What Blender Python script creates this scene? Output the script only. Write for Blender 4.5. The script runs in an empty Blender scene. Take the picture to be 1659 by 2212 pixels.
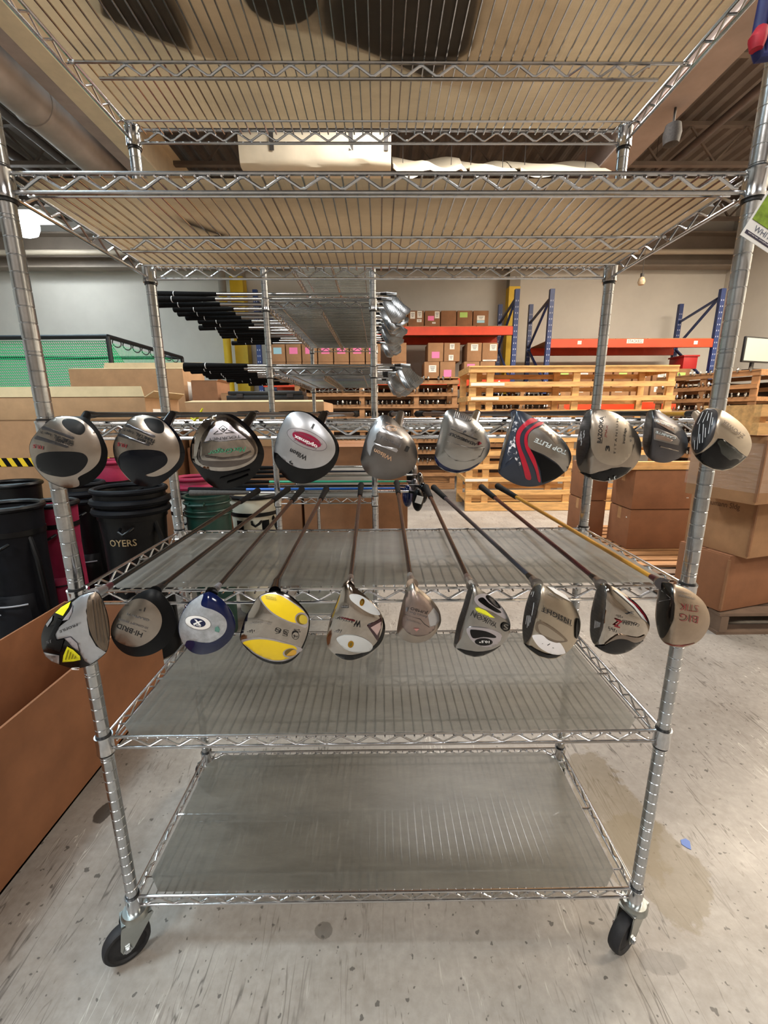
import bpy, bmesh, math, random
from mathutils import Vector, Matrix
from mathutils.geometry import delaunay_2d_cdt
R = math.radians
random.seed(7)
scene = bpy.context.scene
C = scene.collection

# ------------------------------------------------------------------ camera, world, exposure
CAM_H = 1.26
F_PX, PITCH, YAW, ROLL = 906.94, .2269, .0098, -.0052
_cp, _sp, _cy, _sy = math.cos(PITCH), math.sin(PITCH), math.cos(YAW), math.sin(YAW)
FW = Vector((_sy*_cp, _cy*_cp, -_sp))
_r0 = Vector((_cy, -_sy, 0)); _u0 = _r0.cross(FW)
RT = math.cos(ROLL)*_r0 + math.sin(ROLL)*_u0
UP = -math.sin(ROLL)*_r0 + math.cos(ROLL)*_u0
CAM = Vector((0, 0, CAM_H))
cam_data = bpy.data.cameras.new('camera')
cam = bpy.data.objects.new('camera', cam_data); C.objects.link(cam)
cam_data.sensor_fit = 'HORIZONTAL'; cam_data.sensor_width = 36
cam_data.lens = 36*F_PX/1659
cam_data.clip_start = .02; cam_data.clip_end = 200
m = Matrix((RT, UP, -FW)).transposed().to_4x4(); m.translation = CAM
cam.matrix_world = m
scene.camera = cam

world = bpy.data.worlds.new('world'); scene.world = world; world.use_nodes = True
bgn = world.node_tree.nodes['Background']
bgn.inputs[0].default_value = (1.0, .93, .84, 1); bgn.inputs[1].default_value = .3
vs = scene.view_settings
vs.view_transform = 'Standard'; vs.look = 'None'; vs.gamma = 1; vs.use_curve_mapping = False
vs.exposure = .02

def ray(u, v): return FW + RT*((u-829.5)/F_PX) - UP*((v-1106)/F_PX)
def PY(u, v, Y): d = ray(u, v); return CAM + d*(Y/d.y)          # pixel -> point at a known depth
def PZ(u, v, Z): d = ray(u, v); return CAM + d*((Z-CAM_H)/d.z)  # pixel -> point on a level plane
def PX(u, v, X): d = ray(u, v); return CAM + d*(X/d.x)

# ------------------------------------------------------------------ materials
def lin(h):
    if isinstance(h, str):
        h = h.lstrip('#'); c = [int(h[i:i+2], 16)/255 for i in (0, 2, 4)]
        return tuple((x/12.92 if x <= .04045 else ((x+.055)/1.055)**2.4) for x in c)
    return h
MATS = {}
def M(name, col=None, rough=.5, metal=0, nscale=0, namp=0, bump=0, bscale=None, stretch=None, coat=0, emit=0, col2=None, spec=None, detail=4, thr=None):
    if name in MATS: return MATS[name]
    mt = bpy.data.materials.new(name); mt.use_nodes = True
    nt = mt.node_tree; b = nt.nodes['Principled BSDF']
    c = lin(col)
    b.inputs['Base Color'].default_value = (*c, 1)
    b.inputs['Roughness'].default_value = rough; b.inputs['Metallic'].default_value = metal
    if coat: b.inputs['Coat Weight'].default_value = coat; b.inputs['Coat Roughness'].default_value = .08
    if spec is not None: b.inputs['Specular IOR Level'].default_value = spec
    if emit:
        b.inputs['Emission Color'].default_value = (*c, 1); b.inputs['Emission Strength'].default_value = emit
    if nscale or bump:
        tc = nt.nodes.new('ShaderNodeTexCoord'); mp = nt.nodes.new('ShaderNodeMapping')
        nt.links.new(tc.outputs['Object'], mp.inputs[0])
        if stretch: mp.inputs['Scale'].default_value = stretch
        if nscale:
            n = nt.nodes.new('ShaderNodeTexNoise'); n.inputs['Scale'].default_value = nscale; n.inputs['Detail'].default_value = detail
            n.inputs['Roughness'].default_value = .65
            nt.links.new(mp.outputs[0], n.inputs[0])
            r = nt.nodes.new('ShaderNodeValToRGB')
            lo, hi = (.3, .7) if thr is None else thr
            r.color_ramp.elements[0].position = lo; r.color_ramp.elements[1].position = hi
            if col2: a, z = c, lin(col2)
            else: a, z = tuple(x*(1-namp) for x in c), tuple(min(1, x*(1+namp)) for x in c)
            r.color_ramp.elements[0].color = (*a, 1); r.color_ramp.elements[1].color = (*z, 1)
            nt.links.new(n.outputs[0], r.inputs[0]); nt.links.new(r.outputs[0], b.inputs['Base Color'])
        if bump:
            n2 = nt.nodes.new('ShaderNodeTexNoise'); n2.inputs['Scale'].default_value = bscale or nscale or 40; n2.inputs['Detail'].default_value = 4
            nt.links.new(mp.outputs[0], n2.inputs[0])
            bp = nt.nodes.new('ShaderNodeBump'); bp.inputs['Strength'].default_value = bump; bp.inputs['Distance'].default_value = .01
            nt.links.new(n2.outputs[0], bp.inputs['Height']); nt.links.new(bp.outputs[0], b.inputs['Normal'])
    MATS[name] = mt
    return mt

chrome = M('chrome', '#c9cbce', .17, 1, 60, .12)
zinc = M('zinc_post', '#b9bcbf', .24, 1, 25, .18, bump=.03, bscale=80)
black_plastic = M('black_plastic', '#121214', .45)
rubber = M('rubber', '#1d1d20', .7, 0, 60, .3, bump=.1)
card = M('cardboard', '#9c7552', .85, 0, 9, .12, bump=.03, bscale=60)
card2 = M('cardboard_dark', '#855d3f', .85, 0, 7, .15, bump=.03, bscale=50)
card3 = M('cardboard_light', '#a9845f', .85, 0, 8, .12, bump=.03, bscale=50)
card4 = M('cardboard_red', '#85583a', .85, 0, 5, .14, bump=.03, bscale=40)
tape_m = M('packing_tape', '#a67f5a', .25, 0, 6, .1)
cream_flap = M('card_inside', '#cbb48c', .85, 0, 6, .1)
wood = M('pine', '#d3a468', .65, 0, 5, .28, bump=.08, bscale=30, stretch=(1, 6, 6))
wood_d = M('pine_old', '#9b7048', .7, 0, 5, .3, bump=.08, bscale=30, stretch=(1, 6, 6))
orange = M('rack_orange', '#d8441f', .4, 0, 4, .12)
blue_steel = M('rack_blue', '#22366a', .45, 0, 6, .2)
yellow_p = M('safety_yellow', '#e0b81c', .5, 0, 4, .1)
paper = M('paper_white', '#e4e1d8', .7)
pink = M('paper_pink', '#f07fb0', .7)
green_pp = M('paper_green', '#a9c96a', .7)
bluepp = M('paper_blue', '#9cc7d4', .7)
ink = M('ink', '#26262a', .7)
white_plastic = M('white_plastic', '#e8e6e2', .5)
grey_paint = M('painted_steel', '#9d938a', .6, 0, 3, .12)
dark_steel = M('dark_steel', '#37322f', .6, 0, 4, .3)

# ------------------------------------------------------------------ mesh building
class MB:
    def __init__(s): s.v = []; s.f = []; s.sm = []
    def add(s, vs, fs, smooth=False):
        o = len(s.v); s.v += [tuple(p) for p in vs]; s.f += [tuple(i+o for i in f) for f in fs]; s.sm += [smooth]*len(fs); return s
    def box(s, c, d, rz=0, rx=0, ry=0):
        hx, hy, hz = d[0]/2, d[1]/2, d[2]/2
        pts = [Vector((x*hx, y*hy, z*hz)) for z in (-1, 1) for y in (-1, 1) for x in (-1, 1)]
        mt = Matrix.Translation(Vector(c)) @ Matrix.Rotation(rz, 4, 'Z') @ Matrix.Rotation(ry, 4, 'Y') @ Matrix.Rotation(rx, 4, 'X')
        pts = [mt @ p for p in pts]
        return s.add(pts, [(0, 2, 3, 1), (4, 5, 7, 6), (0, 1, 5, 4), (2, 6, 7, 3), (0, 4, 6, 2), (1, 3, 7, 5)])
    def bar(s, a, b, w, h):   # square bar from a to b, w across, h tall
        a, b = Vector(a), Vector(b); d = (b-a); L = d.length; d.normalize()
        up = Vector((0, 0, 1)) if abs(d.z) < .95 else Vector((0, 1, 0))
        sx = d.cross(up).normalized(); sz = sx.cross(d)
        pts = [p + sx*i*w/2 + sz*j*h/2 for p in (a, b) for j in (-1, 1) for i in (-1, 1)]
        return s.add(pts, [(0, 1, 3, 2), (4, 6, 7, 5), (0, 4, 5, 1), (2, 3, 7, 6), (0, 2, 6, 4), (1, 5, 7, 3)])
    def tube(s, pts, r, n=8, cap=True, closed=False):
        pts = [Vector(p) for p in pts]; rs = r if isinstance(r, (list, tuple)) else [r]*len(pts)
        rings = []; prev = None
        for i, p in enumerate(pts):
            if closed: d = pts[(i+1) % len(pts)]-pts[i-1]
            else: d = pts[min(i+1, len(pts)-1)]-pts[max(i-1, 0)]
            d.normalize()
            if prev is None:
                a = Vector((0, 0, 1)) if abs(d.z) < .9 else Vector((1, 0, 0)); x = d.cross(a).normalized()
            else: x = (prev - d*prev.dot(d)).normalized()
            prev = x; y = d.cross(x)
            rings.append([p + (x*math.cos(2*math.pi*k/n) + y*math.sin(2*math.pi*k/n))*rs[i] for k in range(n)])
        vs = [q for g in rings for q in g]; fs = []
        m_ = len(pts)
        for i in range(m_ if closed else m_-1):
            j = (i+1) % m_
            for k in range(n): fs.append((i*n+k, i*n+(k+1) % n, j*n+(k+1) % n, j*n+k))
        o = len(s.v); s.add(vs, fs, True)
        if cap and not closed:
            s.f += [tuple(o+k for k in range(n))[::-1], tuple(o+(m_-1)*n+k for k in range(n))]; s.sm += [False, False]
        return s
    def lathe(s, prof, n=24, c=(0, 0, 0), mat=None, sx=1, sy=1):
        vs = []; fs = []
        for r, z in prof:
            for k in range(n):
                a = 2*math.pi*k/n; vs.append(Vector((c[0]+r*sx*math.cos(a), c[1]+r*sy*math.sin(a), c[2]+z)))
        for i in range(len(prof)-1):
            for k in range(n): fs.append((i*n+k, i*n+(k+1) % n, (i+1)*n+(k+1) % n, (i+1)*n+k))
        fs.append(tuple(range(n))[::-1]); fs.append(tuple((len(prof)-1)*n+k for k in range(n)))
        if mat: vs = [mat @ v for v in vs]
        return s.add(vs, fs, True)
    def prism(s, poly, z0, z1):
        n = len(poly); vs = [(x, y, z0) for x, y in poly] + [(x, y, z1) for x, y in poly]
        fs = [tuple(range(n))[::-1], tuple(range(n, 2*n))] + [(i, (i+1) % n, n+(i+1) % n, n+i) for i in range(n)]
        return s.add(vs, fs)
    def mesh(s, name, mat, bevel=0):
        me = bpy.data.meshes.new(name); me.from_pydata(s.v, [], s.f); me.polygons.foreach_set('use_smooth', s.sm)
        if mat: me.materials.append(mat)
        bm = bmesh.new(); bm.from_mesh(me); bmesh.ops.recalc_face_normals(bm, faces=bm.faces)
        if bevel: bmesh.ops.bevel(bm, geom=bm.edges[:], offset=bevel, segments=2, affect='EDGES', profile=.6)
        bm.to_mesh(me); bm.free()
        try: me.set_sharp_from_angle(angle=R(38))
        except Exception: pass
        me.update(); return me
    def build(s, name, mat, parent=None, bevel=0, loc=None, rot=None, kind=None):
        return link(name, s.mesh(name, mat, bevel), parent, loc, rot, kind)

def link(name, me, parent=None, loc=None, rot=None, kind=None):
    o = bpy.data.objects.new(name, me); C.objects.link(o)
    if parent: o.parent = parent
    if loc: o.location = loc
    if rot: o.rotation_euler = rot
    if kind: o['kind'] = kind
    return o
def tag(o, label, cat, group=None):
    o['label'] = label; o['category'] = cat
    if group: o['group'] = group
    return o
def thing(name, label, cat, loc=(0, 0, 0), rotz=0, group=None):
    o = bpy.data.objects.new(name, None); C.objects.link(o); o.location = loc; o.rotation_euler = (0, 0, rotz)
    o.empty_display_size = .05
    return tag(o, label, cat, group)
def struct(name, mb, mat, bevel=0):
    o = mb.build(name, mat, None, bevel); o['kind'] = 'structure'; return o
def text_mesh(s, name='lettering', bold=0, shear=0):
    cu = bpy.data.curves.new(name, 'FONT'); cu.body = s; cu.offset = bold; cu.shear = shear; cu.resolution_u = 2
    ob = bpy.data.objects.new(name, cu); C.objects.link(ob)
    me = bpy.data.meshes.new_from_object(ob.evaluated_get(bpy.context.evaluated_depsgraph_get()))
    bpy.data.objects.remove(ob); bpy.data.curves.remove(cu)
    return me
def flat_text(s, o, dx, dz, w, h, mat, parent, name='lettering', bold=0, lift=None):
    """text on a flat face: o = lower-left corner, dx / dz = unit vectors along and up, fitted to w x h"""
    me = text_mesh(s, name, bold)
    xs = [v.co.x for v in me.vertices]; ys = [v.co.y for v in me.vertices]
    x0, x1, y0, y1 = min(xs), max(xs), min(ys), max(ys)
    o, dx, dz = Vector(o), Vector(dx), Vector(dz)
    for v in me.vertices:
        v.co = o + dx*((v.co.x-x0)/(x1-x0)*w) + dz*((v.co.y-y0)/(y1-y0)*h)
    me.materials.clear(); me.materials.append(mat)
    return link(name, me, parent)

# ------------------------------------------------------------------ ceiling lamps (the room's light, plus lamps added out of view)
fixture_m = M('lamp_housing', '#d8d6d0', .5)
def lamp(x, y, z, w, d, power, col, label, tilt=0):
    t = thing('ceiling_lamp', label, 'lamp', (x, y, z), 0, 'ceiling lamps')
    h = MB(); h.box((0, 0, .06), (w+.08, d+.08, .05)); h.box((0, 0, .1), (w*.5, .12, .04)); h.build('housing', fixture_m, t); MB().box((0, 0, .033), (w, d, .004)).build('diffuser', M('lamp_diffuser', '#fff8ee', .5, emit=3), t)
    for s in (-1, 1): MB().tube([(s*w*.35, 0, .11), (s*w*.35, 0, 5.25-z)], .006, 6).build('hanger', dark_steel, t)
    ld = bpy.data.lights.new('lamp_light', 'AREA'); ld.shape = 'RECTANGLE'; ld.size = w; ld.size_y = d; ld.energy = power; ld.color = col
    lo = bpy.data.objects.new('lamp_light', ld); C.objects.link(lo); lo.parent = t; lo.location = (0, 0, .02)
    return t
COOL, WARM, NEUT = (.70, .89, 1), (1, .86, .68), (1, .97, .93)
lamp(-3.4, .4, 4.7, 2.4, .6, 410, COOL, 'cool white strip lamp over the left front of the shelving')
lamp(5.4, .8, 4.7, 2.4, .6, 225, WARM, 'warm strip lamp over the right front of the shelving')
lamp(-2.6, -2.6, 4.7, 2.4, .6, 270, NEUT, 'unseen neutral strip lamp added behind the camera to the left')  # unseen lamp, added to put highlights on the driver heads
lamp(2.4, -2.6, 4.7, 2.4, .6, 170, NEUT, 'unseen neutral strip lamp added behind the camera to the right')  # second added lamp out of view, for more glints on the heads
gl = lamp(-6.1, 8.2, 4.55, 1.0, .5, 40, (.86, .96, 1), 'bright white lamp glowing near the far left wall')
MB().lathe([(.12, -.24), (.2, -.2), (.24, -.1), (.24, .0), (.2, .03)], 24).build('globe', M('lamp_globe', '#f4fbff', .4, emit=14), gl)
lamp(.9, 4.5, 4.7, 2.4, .6, 240, NEUT, 'unseen neutral strip lamp added over the aisle behind the shelving')  # unseen lamp, added in front of the wrapped duct to light it
lamp(5.5, 4.8, 4.7, 2.4, .6, 520, WARM, 'warm strip lamp over the wooden club racks')
lamp(-4.6, 5.0, 4.7, 2.4, .6, 130, (.58, .85, 1), 'cool white strip lamp over the cardboard boxes')

# ------------------------------------------------------------------ the setting
def floor_mat():
    mt = bpy.data.materials.new('sealed_concrete'); mt.use_nodes = True; nt = mt.node_tree; N = nt.nodes; L = nt.links
    b = N['Principled BSDF']; tc = N.new('ShaderNodeTexCoord')
    def noise(scale, detail=5, rough=.6, vec=None):
        n = N.new('ShaderNodeTexNoise'); n.inputs['Scale'].default_value = scale; n.inputs['Detail'].default_value = detail; n.inputs['Roughness'].default_value = rough
        L.new(vec if vec else tc.outputs['Object'], n.inputs[0]); return n
    def ramp(src, a, z, ca, cz):
        r = N.new('ShaderNodeValToRGB'); r.color_ramp.elements[0].position = a; r.color_ramp.elements[1].position = z
        r.color_ramp.elements[0].color = (*ca, 1); r.color_ramp.elements[1].color = (*cz, 1); L.new(src, r.inputs[0]); return r
    def mix(fac, a, c, mode='MIX'):
        x = N.new('ShaderNodeMix'); x.data_type = 'RGBA'; x.blend_type = mode
        if isinstance(fac, float): x.inputs[0].default_value = fac
        else: L.new(fac, x.inputs[0])
        for k, s in ((6, a), (7, c)):
            if isinstance(s, tuple): x.inputs[k].default_value = (*s, 1)
            else: L.new(s, x.inputs[k])
        return x.outputs[2]
    big = ramp(noise(1.6, 6).outputs[0], .3, .72, lin('#8b857e'), lin('#aaa49d'))
    fine = ramp(noise(45, 4).outputs[0], .35, .7, lin('#8f867c'), lin('#ffffff'))
    col = mix(.25, big.outputs[0], fine.outputs[0], 'MULTIPLY')
    def math_(op, a, b):
        q = N.new('ShaderNodeMath'); q.operation = op
        for k_, x_ in enumerate((a, b)):
            if x_ is None: continue
            if isinstance(x_, (int, float)): q.inputs[k_].default_value = x_
            else: L.new(x_, q.inputs[k_])
        return q.outputs[0]
    # scratches: contour lines of stretched noise, and short stretched scuffs, in several directions
    for ang, sx_, sy_, wd, keep, kk, cc in ((32, 9, .9, .010, .52, .85, '#4a443f'), (-38, 11, 1.0, .008, .52, .8, '#544d47'), (75, 7, .7, .008, .55, .8, '#5a534d'), (-12, 8, 1.2, .007, .56, .7, '#4e4741'), (55, 14, 1.5, .009, .55, .6, '#e4dfd8')):
        mp = N.new('ShaderNodeMapping'); mp.inputs['Rotation'].default_value = (0, 0, R(ang)); mp.inputs['Location'].default_value = (ang*.37, ang*.11, 0); mp.inputs['Scale'].default_value = (sx_, sy_, 1)
        L.new(tc.outputs['Object'], mp.inputs[0])
        n = noise(1.6, 3, .55, mp.outputs[0]); ln_ = ramp(math_('ABSOLUTE', math_('SUBTRACT', n.outputs[0], .5), None), 0, wd, (1, 1, 1), (0, 0, 0))
        mp2 = N.new('ShaderNodeMapping'); mp2.inputs['Location'].default_value = (ang*.7, 3, 0); L.new(tc.outputs['Object'], mp2.inputs[0])
        mk = ramp(noise(2.4, 3, .6, mp2.outputs[0]).outputs[0], keep, keep+.08, (0, 0, 0), (kk, kk, kk))
        col = mix(math_('MULTIPLY', ln_.outputs[0], mk.outputs[0]), col, lin(cc))
    for ang, sc, lo in ((35, 1.3, .70), (-50, 1.7, .71), (80, 1.2, .705)):
        mp = N.new('ShaderNodeMapping'); mp.inputs['Rotation'].default_value = (0, 0, R(ang)); mp.inputs['Scale'].default_value = (60*sc, 12*sc, 1)
        L.new(tc.outputs['Object'], mp.inputs[0])
        r = ramp(noise(1.0, 3, .5, mp.outputs[0]).outputs[0], lo, lo+.06, (0, 0, 0), (.75, .75, .75))
        col = mix(r.outputs[0], col, lin('#453f3a'))
    dirt = ramp(noise(5, 6, .7).outputs[0], .5, .75, (0, 0, 0), (.45, .45, .45)); col = mix(dirt.outputs[0], col, lin('#6f675e'))
    sp = noise(48, 2, .5); rs = ramp(sp.outputs[0], .67, .70, (0, 0, 0), (.75, .75, .75)); col = mix(rs.outputs[0], col, lin('#3b3733'))
    # tan water stain with its own irregular outline
    wn = noise(8, 6, .65)
    def blob(cx, cy, rx, ry, c, k):
        nonlocal col
        mp = N.new('ShaderNodeMapping'); mp.vector_type = 'POINT'
        mp.inputs['Location'].default_value = (-cx/rx, -cy/ry, 0); mp.inputs['Scale'].default_value = (1/rx, 1/ry, 0); L.new(tc.outputs['Object'], mp.inputs[0])
        ln = N.new('ShaderNodeVectorMath'); ln.operation = 'LENGTH'; L.new(mp.outputs[0], ln.inputs[0])
        ad = N.new('ShaderNodeMath'); ad.operation = 'ADD'; L.new(ln.outputs['Value'], ad.inputs[0])
        ml = N.new('ShaderNodeMath'); ml.operation = 'MULTIPLY'; L.new(wn.outputs[0], ml.inputs[0]); ml.inputs[1].default_value = 1.3; L.new(ml.outputs[0], ad.inputs[1])
        hf_ = N.new('ShaderNodeMath'); hf_.operation = 'MULTIPLY'; L.new(ad.outputs[0], hf_.inputs[0]); hf_.inputs[1].default_value = .5
        r = ramp(hf_.outputs[0], .74, .78, (k, k, k), (0, 0, 0)); col = mix(r.outputs[0], col, c)
    s = PZ(225, 1755, 0); blob(s.x, s.y, .03, .045, lin('#3a3530'), .9)
    s = PZ(1415, 1870, 0); blob(s.x, s.y, .15, .17, lin('#6e6149'), .6)
    s = PZ(1320, 1740, 0); blob(s.x, s.y, .12, .26, lin('#6e6046'), .6)
    s = PZ(700, 2010, 0); blob(s.x, s.y, .025, .02, lin('#55504a'), .6)
    s = PZ(1430, 2080, 0); blob(s.x, s.y, .07, .03, lin('#5f5a56'), .4)
    L.new(col, b.inputs['Base Color'])
    rr = ramp(noise(3, 4).outputs[0], .3, .7, (.36,)*3, (.55,)*3); L.new(rr.outputs[0], b.inputs['Roughness'])
    bp = N.new('ShaderNodeBump'); bp.inputs['Strength'].default_value = .06; bp.inputs['Distance'].default_value = .01
    L.new(noise(30, 4).outputs[0], bp.inputs['Height']); L.new(bp.outputs[0], b.inputs['Normal'])
    return mt
BW_Y, LW_X, RW_X, CEIL = 9.5, -9.0, 7.2, 5.3
struct('floor', MB().box((-.9, 2.5, -.05), (16.2, 14, .1)), floor_mat())
wall_m = M('wall_cream', '#d3cfc7', .8, 0, 1.2, .06, bump=.03, bscale=18)
struct('wall_back', MB().box((-.9, BW_Y+.1, CEIL/2), (16.4, .2, CEIL)), wall_m)
struct('wall_front', MB().box((-.9, -4.5, CEIL/2), (16.4, .2, CEIL)), M('wall_taupe', '#8a8076', .8, 0, 1.2, .3))
struct('wall_left', MB().box((LW_X-.1, 2.5, CEIL/2), (.2, 14, CEIL)), wall_m)
struct('wall_right', MB().box((RW_X+.1, 2.5, CEIL/2), (.2, 14, CEIL)), wall_m)
# corrugated steel deck
dk = MB(); n = 110; poly = []
x = LW_X
while x < RW_X:
    for dx_, dz_ in ((0, 0), (.05, .045), (.1, .045), (.15, 0)): poly.append((x+dx_, CEIL+dz_))
    x += .2
vsd = [(a, -4.4, b) for a, b in poly] + [(a, BW_Y, b) for a, b in poly]; k = len(poly)
dk.add(vsd, [(i, i+1, k+i+1, k+i) for i in range(k-1)])
deck_m = M('deck_steel', '#665c55', .6, 0, 3, .2)
struct('ceiling', dk, deck_m)
# roof steel: long beams, joists, ducts, girder on the back wall
def beam(x, z, w, h, name, mat, y0=-4, y1=9.4):
    b = MB(); b.box((x, (y0+y1)/2, z+.01), (w, y1-y0, .02)); b.box((x, (y0+y1)/2, z+h/2), (.014, y1-y0, h)); b.box((x, (y0+y1)/2, z+h), (w, y1-y0, .02))
    return struct(name, b, mat)
cream_steel = M('steel_cream', '#d8c6a6', .55, 0, 3, .12)
mauve_steel = M('steel_mauve', '#a3938c', .6, 0, 2.5, .2)
beam(-2.87, 4.26, .20, .5, 'trim_1', cream_steel)
def slab(name, c, d, mat): return struct(name, MB().box(c, d), mat)
slab('trim_2', (-3.06, 2.7, 4.36), (.16, 13.4, .16), mauve_steel)
dm = M('duct_stained', '#9b8f86', .6, 0, 1.4, .3, bump=.05, bscale=6)
dct = MB(); dct.tube([(-3.42, -4, 4.3), (-3.42, 9.3, 4.3)], .2, 24)
for i in range(7): dct.tube([(-3.42, -3+2*i, 4.3), (-3.42, -2.96+2*i, 4.3)], .212, 24)
struct('trim_3', dct, dm)
rb = beam(2.95, 4.26, .36, .45, 'trim_4', M('steel_rose', '#8f8079', .6, 0, 2.5, .15))
for i, y in enumerate((1.4, 3.2, 5.0, 6.9, 8.6)):
    j = MB()
    for z in (4.72, 5.2): j.bar((LW_X+.1, y, z), (RW_X-.1, y, z), .07, .05)
    xx = LW_X+.2; s = 0
    while xx < RW_X-.5: j.bar((xx, y, 4.74+.44*s), (xx+.4, y, 5.18-.44*s), .025, .025); xx += .4; s = 1-s
    struct('trim_%d' % (5+i), j, M('joist_brown', '#65584f', .6, 0, 3, .2))
g = MB(); g.box((-.9, 9.36, 4.42), (16.2, .06, .6)); g.box((-.9, 9.28, 4.13), (16.2, .24, .03)); g.box((-.9, 9.28, 4.72), (16.2, .24, .03))
struct('trim_10', g, M('girder_taupe', '#85786c', .6, 0, 2, .12))
struct('trim_11', MB().tube([(-8.9, 9.1, 4.35), (7.1, 9.1, 4.35)], .05, 12), M('pipe_beige', '#b7aa98', .5))
for i, (x, z, r) in enumerate(((-4.4, 4.75, .05), (-5.2, 4.9, .07), (-1.2, 4.85, .04), (4.4, 4.9, .05))):
    struct('trim_%d' % (12+i), MB().tube([(x, -3.5, z), (x, 9.2, z)], r, 12), M('pipe_dark', '#5d5350', .55, 0, 4, .2))
# building columns by the back wall
def column(u, v0, v1, Y, w, name, rnd, h_y):
    a = PY(u, 700, Y); b = MB()
    if rnd: b.tube([(a.x, Y, 0), (a.x, Y, h_y)], w/2, 16)
    else: b.box((a.x, Y, h_y/2), (w, w, h_y))
    o = struct(name, b, yellow_p)
    c = MB()
    if rnd: c.tube([(a.x, Y, h_y), (a.x, Y, 5.3)], w/2*.97, 16)
    else: c.box((a.x, Y, (h_y+5.3)/2), (w*.97, w*.97, 5.3-h_y))
    o2 = c.build('upper_shaft', M('column_grey', '#8f877c', .7, 0, 3, .1), o)
column(487, 600, 780, 8.9, .15, 'trim_16', True, 3.55)
column(521, 600, 780, 9.3, .26, 'trim_17', False, 3.95)
column(1104, 600, 780, 9.25, .22, 'trim_18', False, 3.75)
# paper-wrapped duct across the aisle and loose insulation blankets beside it
wrap_m = M('wrapped_insulation', '#d9cbb2', .7, 0, 2, .1, bump=.45, bscale=4)
wd = MB()
def wrapped(x0, x1, y0, y1, z0, z1, n):
    vs_, fs_ = [], []
    ring = 10
    for i in range(n+1):
        x = x0+(x1-x0)*i/n
        for k in range(ring*2):
            a = 2*math.pi*k/(ring*2); ca, sa = math.cos(a), math.sin(a)
            sx_ = math.copysign(abs(ca)**.4, ca); sz_ = math.copysign(abs(sa)**.4, sa)
            j = 1+random.uniform(-.05, .05)
            vs_.append((x, (y0+y1)/2+sx_*(y1-y0)/2*j, (z0+z1)/2+sz_*(z1-z0)/2*j))
    m_ = ring*2
    for i in range(n):
        for k in range(m_): fs_.append((i*m_+k, i*m_+(k+1) % m_, (i+1)*m_+(k+1) % m_, (i+1)*m_+k))
    fs_.append(tuple(range(m_))); fs_.append(tuple(n*m_+k for k in range(m_)))
    wd.add(vs_, fs_, True)
a = PY(515, 330, 5.6); b_ = PY(845, 330, 5.6)
wrapped(a.x, b_.x, 5.6, 6.3, PY(515, 357, 5.6).z, PY(515, 272, 5.6).z, 14)
wdt = thing('insulated_duct', 'paper-wrapped insulated duct hanging across the ceiling above the shelf', 'duct', (0, 0, 4.2)); o = wd.build('duct_body', wrap_m, wdt); o.location = (0, 0, -4.2)
for xs_ in (-1.2, -.3, .1):
    sb = MB(); sb.box((xs_, 5.95, 4.95-4.2), (.05, .72, .01))
    for yy_ in (5.59, 6.31): sb.bar((xs_, yy_, 3.3+.9-4.2), (xs_, yy_, 5.3-4.2), .05, .006)
    sb.build('hanger_strap', dark_steel, wdt)
for i, (u0, u1, v1, dip, lb) in enumerate(((850, 1010, 352, .09, 'torn sagging insulation blanket next to the wrapped duct'), (1015, 1120, 362, .03, 'smooth insulation blanket right of the torn one'), (1125, 1325, 362, .03, 'creased insulation blanket in front of the right roof beam'))):
    q = MB(); a = PY(u0, v1, 5.7); b_ = PY(u1, v1, 5.7); n = 12; vs_ = []
    for zz in range(6):
        for k in range(n+1):
            t = k/n; sag = math.sin(math.pi*t*2.2)*dip
            vs_.append((a.x+(b_.x-a.x)*t, 5.7+.05*math.sin(t*7+zz)+zz*.16, a.z-.05-abs(sag)*(1-zz/5)+zz*.09))
    nn = n+1
    fs_ = [(r*nn+k, r*nn+k+1, (r+1)*nn+k+1, (r+1)*nn+k) for r in range(5) for k in range(n)]
    top = [(x, y, z+.05) for x, y, z in vs_]; o_ = len(vs_)
    fs_ += [tuple(i_+o_ for i_ in f)[::-1] for f in fs_]
    fs_ += [(k, k+1, o_+k+1, o_+k) for k in range(n)]
    q.add(vs_+top, fs_, True)
    wt_ = thing('insulation_blanket', lb, 'insulation', (a.x, 5.7, a.z), 0, 'ceiling insulation'); o = q.build('blanket', wrap_m, wt_); o.location = (-a.x, -5.7, -a.z)
    for k_ in (.15, .85): MB().tube([((b_.x-a.x)*k_, .4, .1), ((b_.x-a.x)*k_, .4, 5.3-a.z)], .004, 6).build('hanger_wire', dark_steel, wt_)

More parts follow.
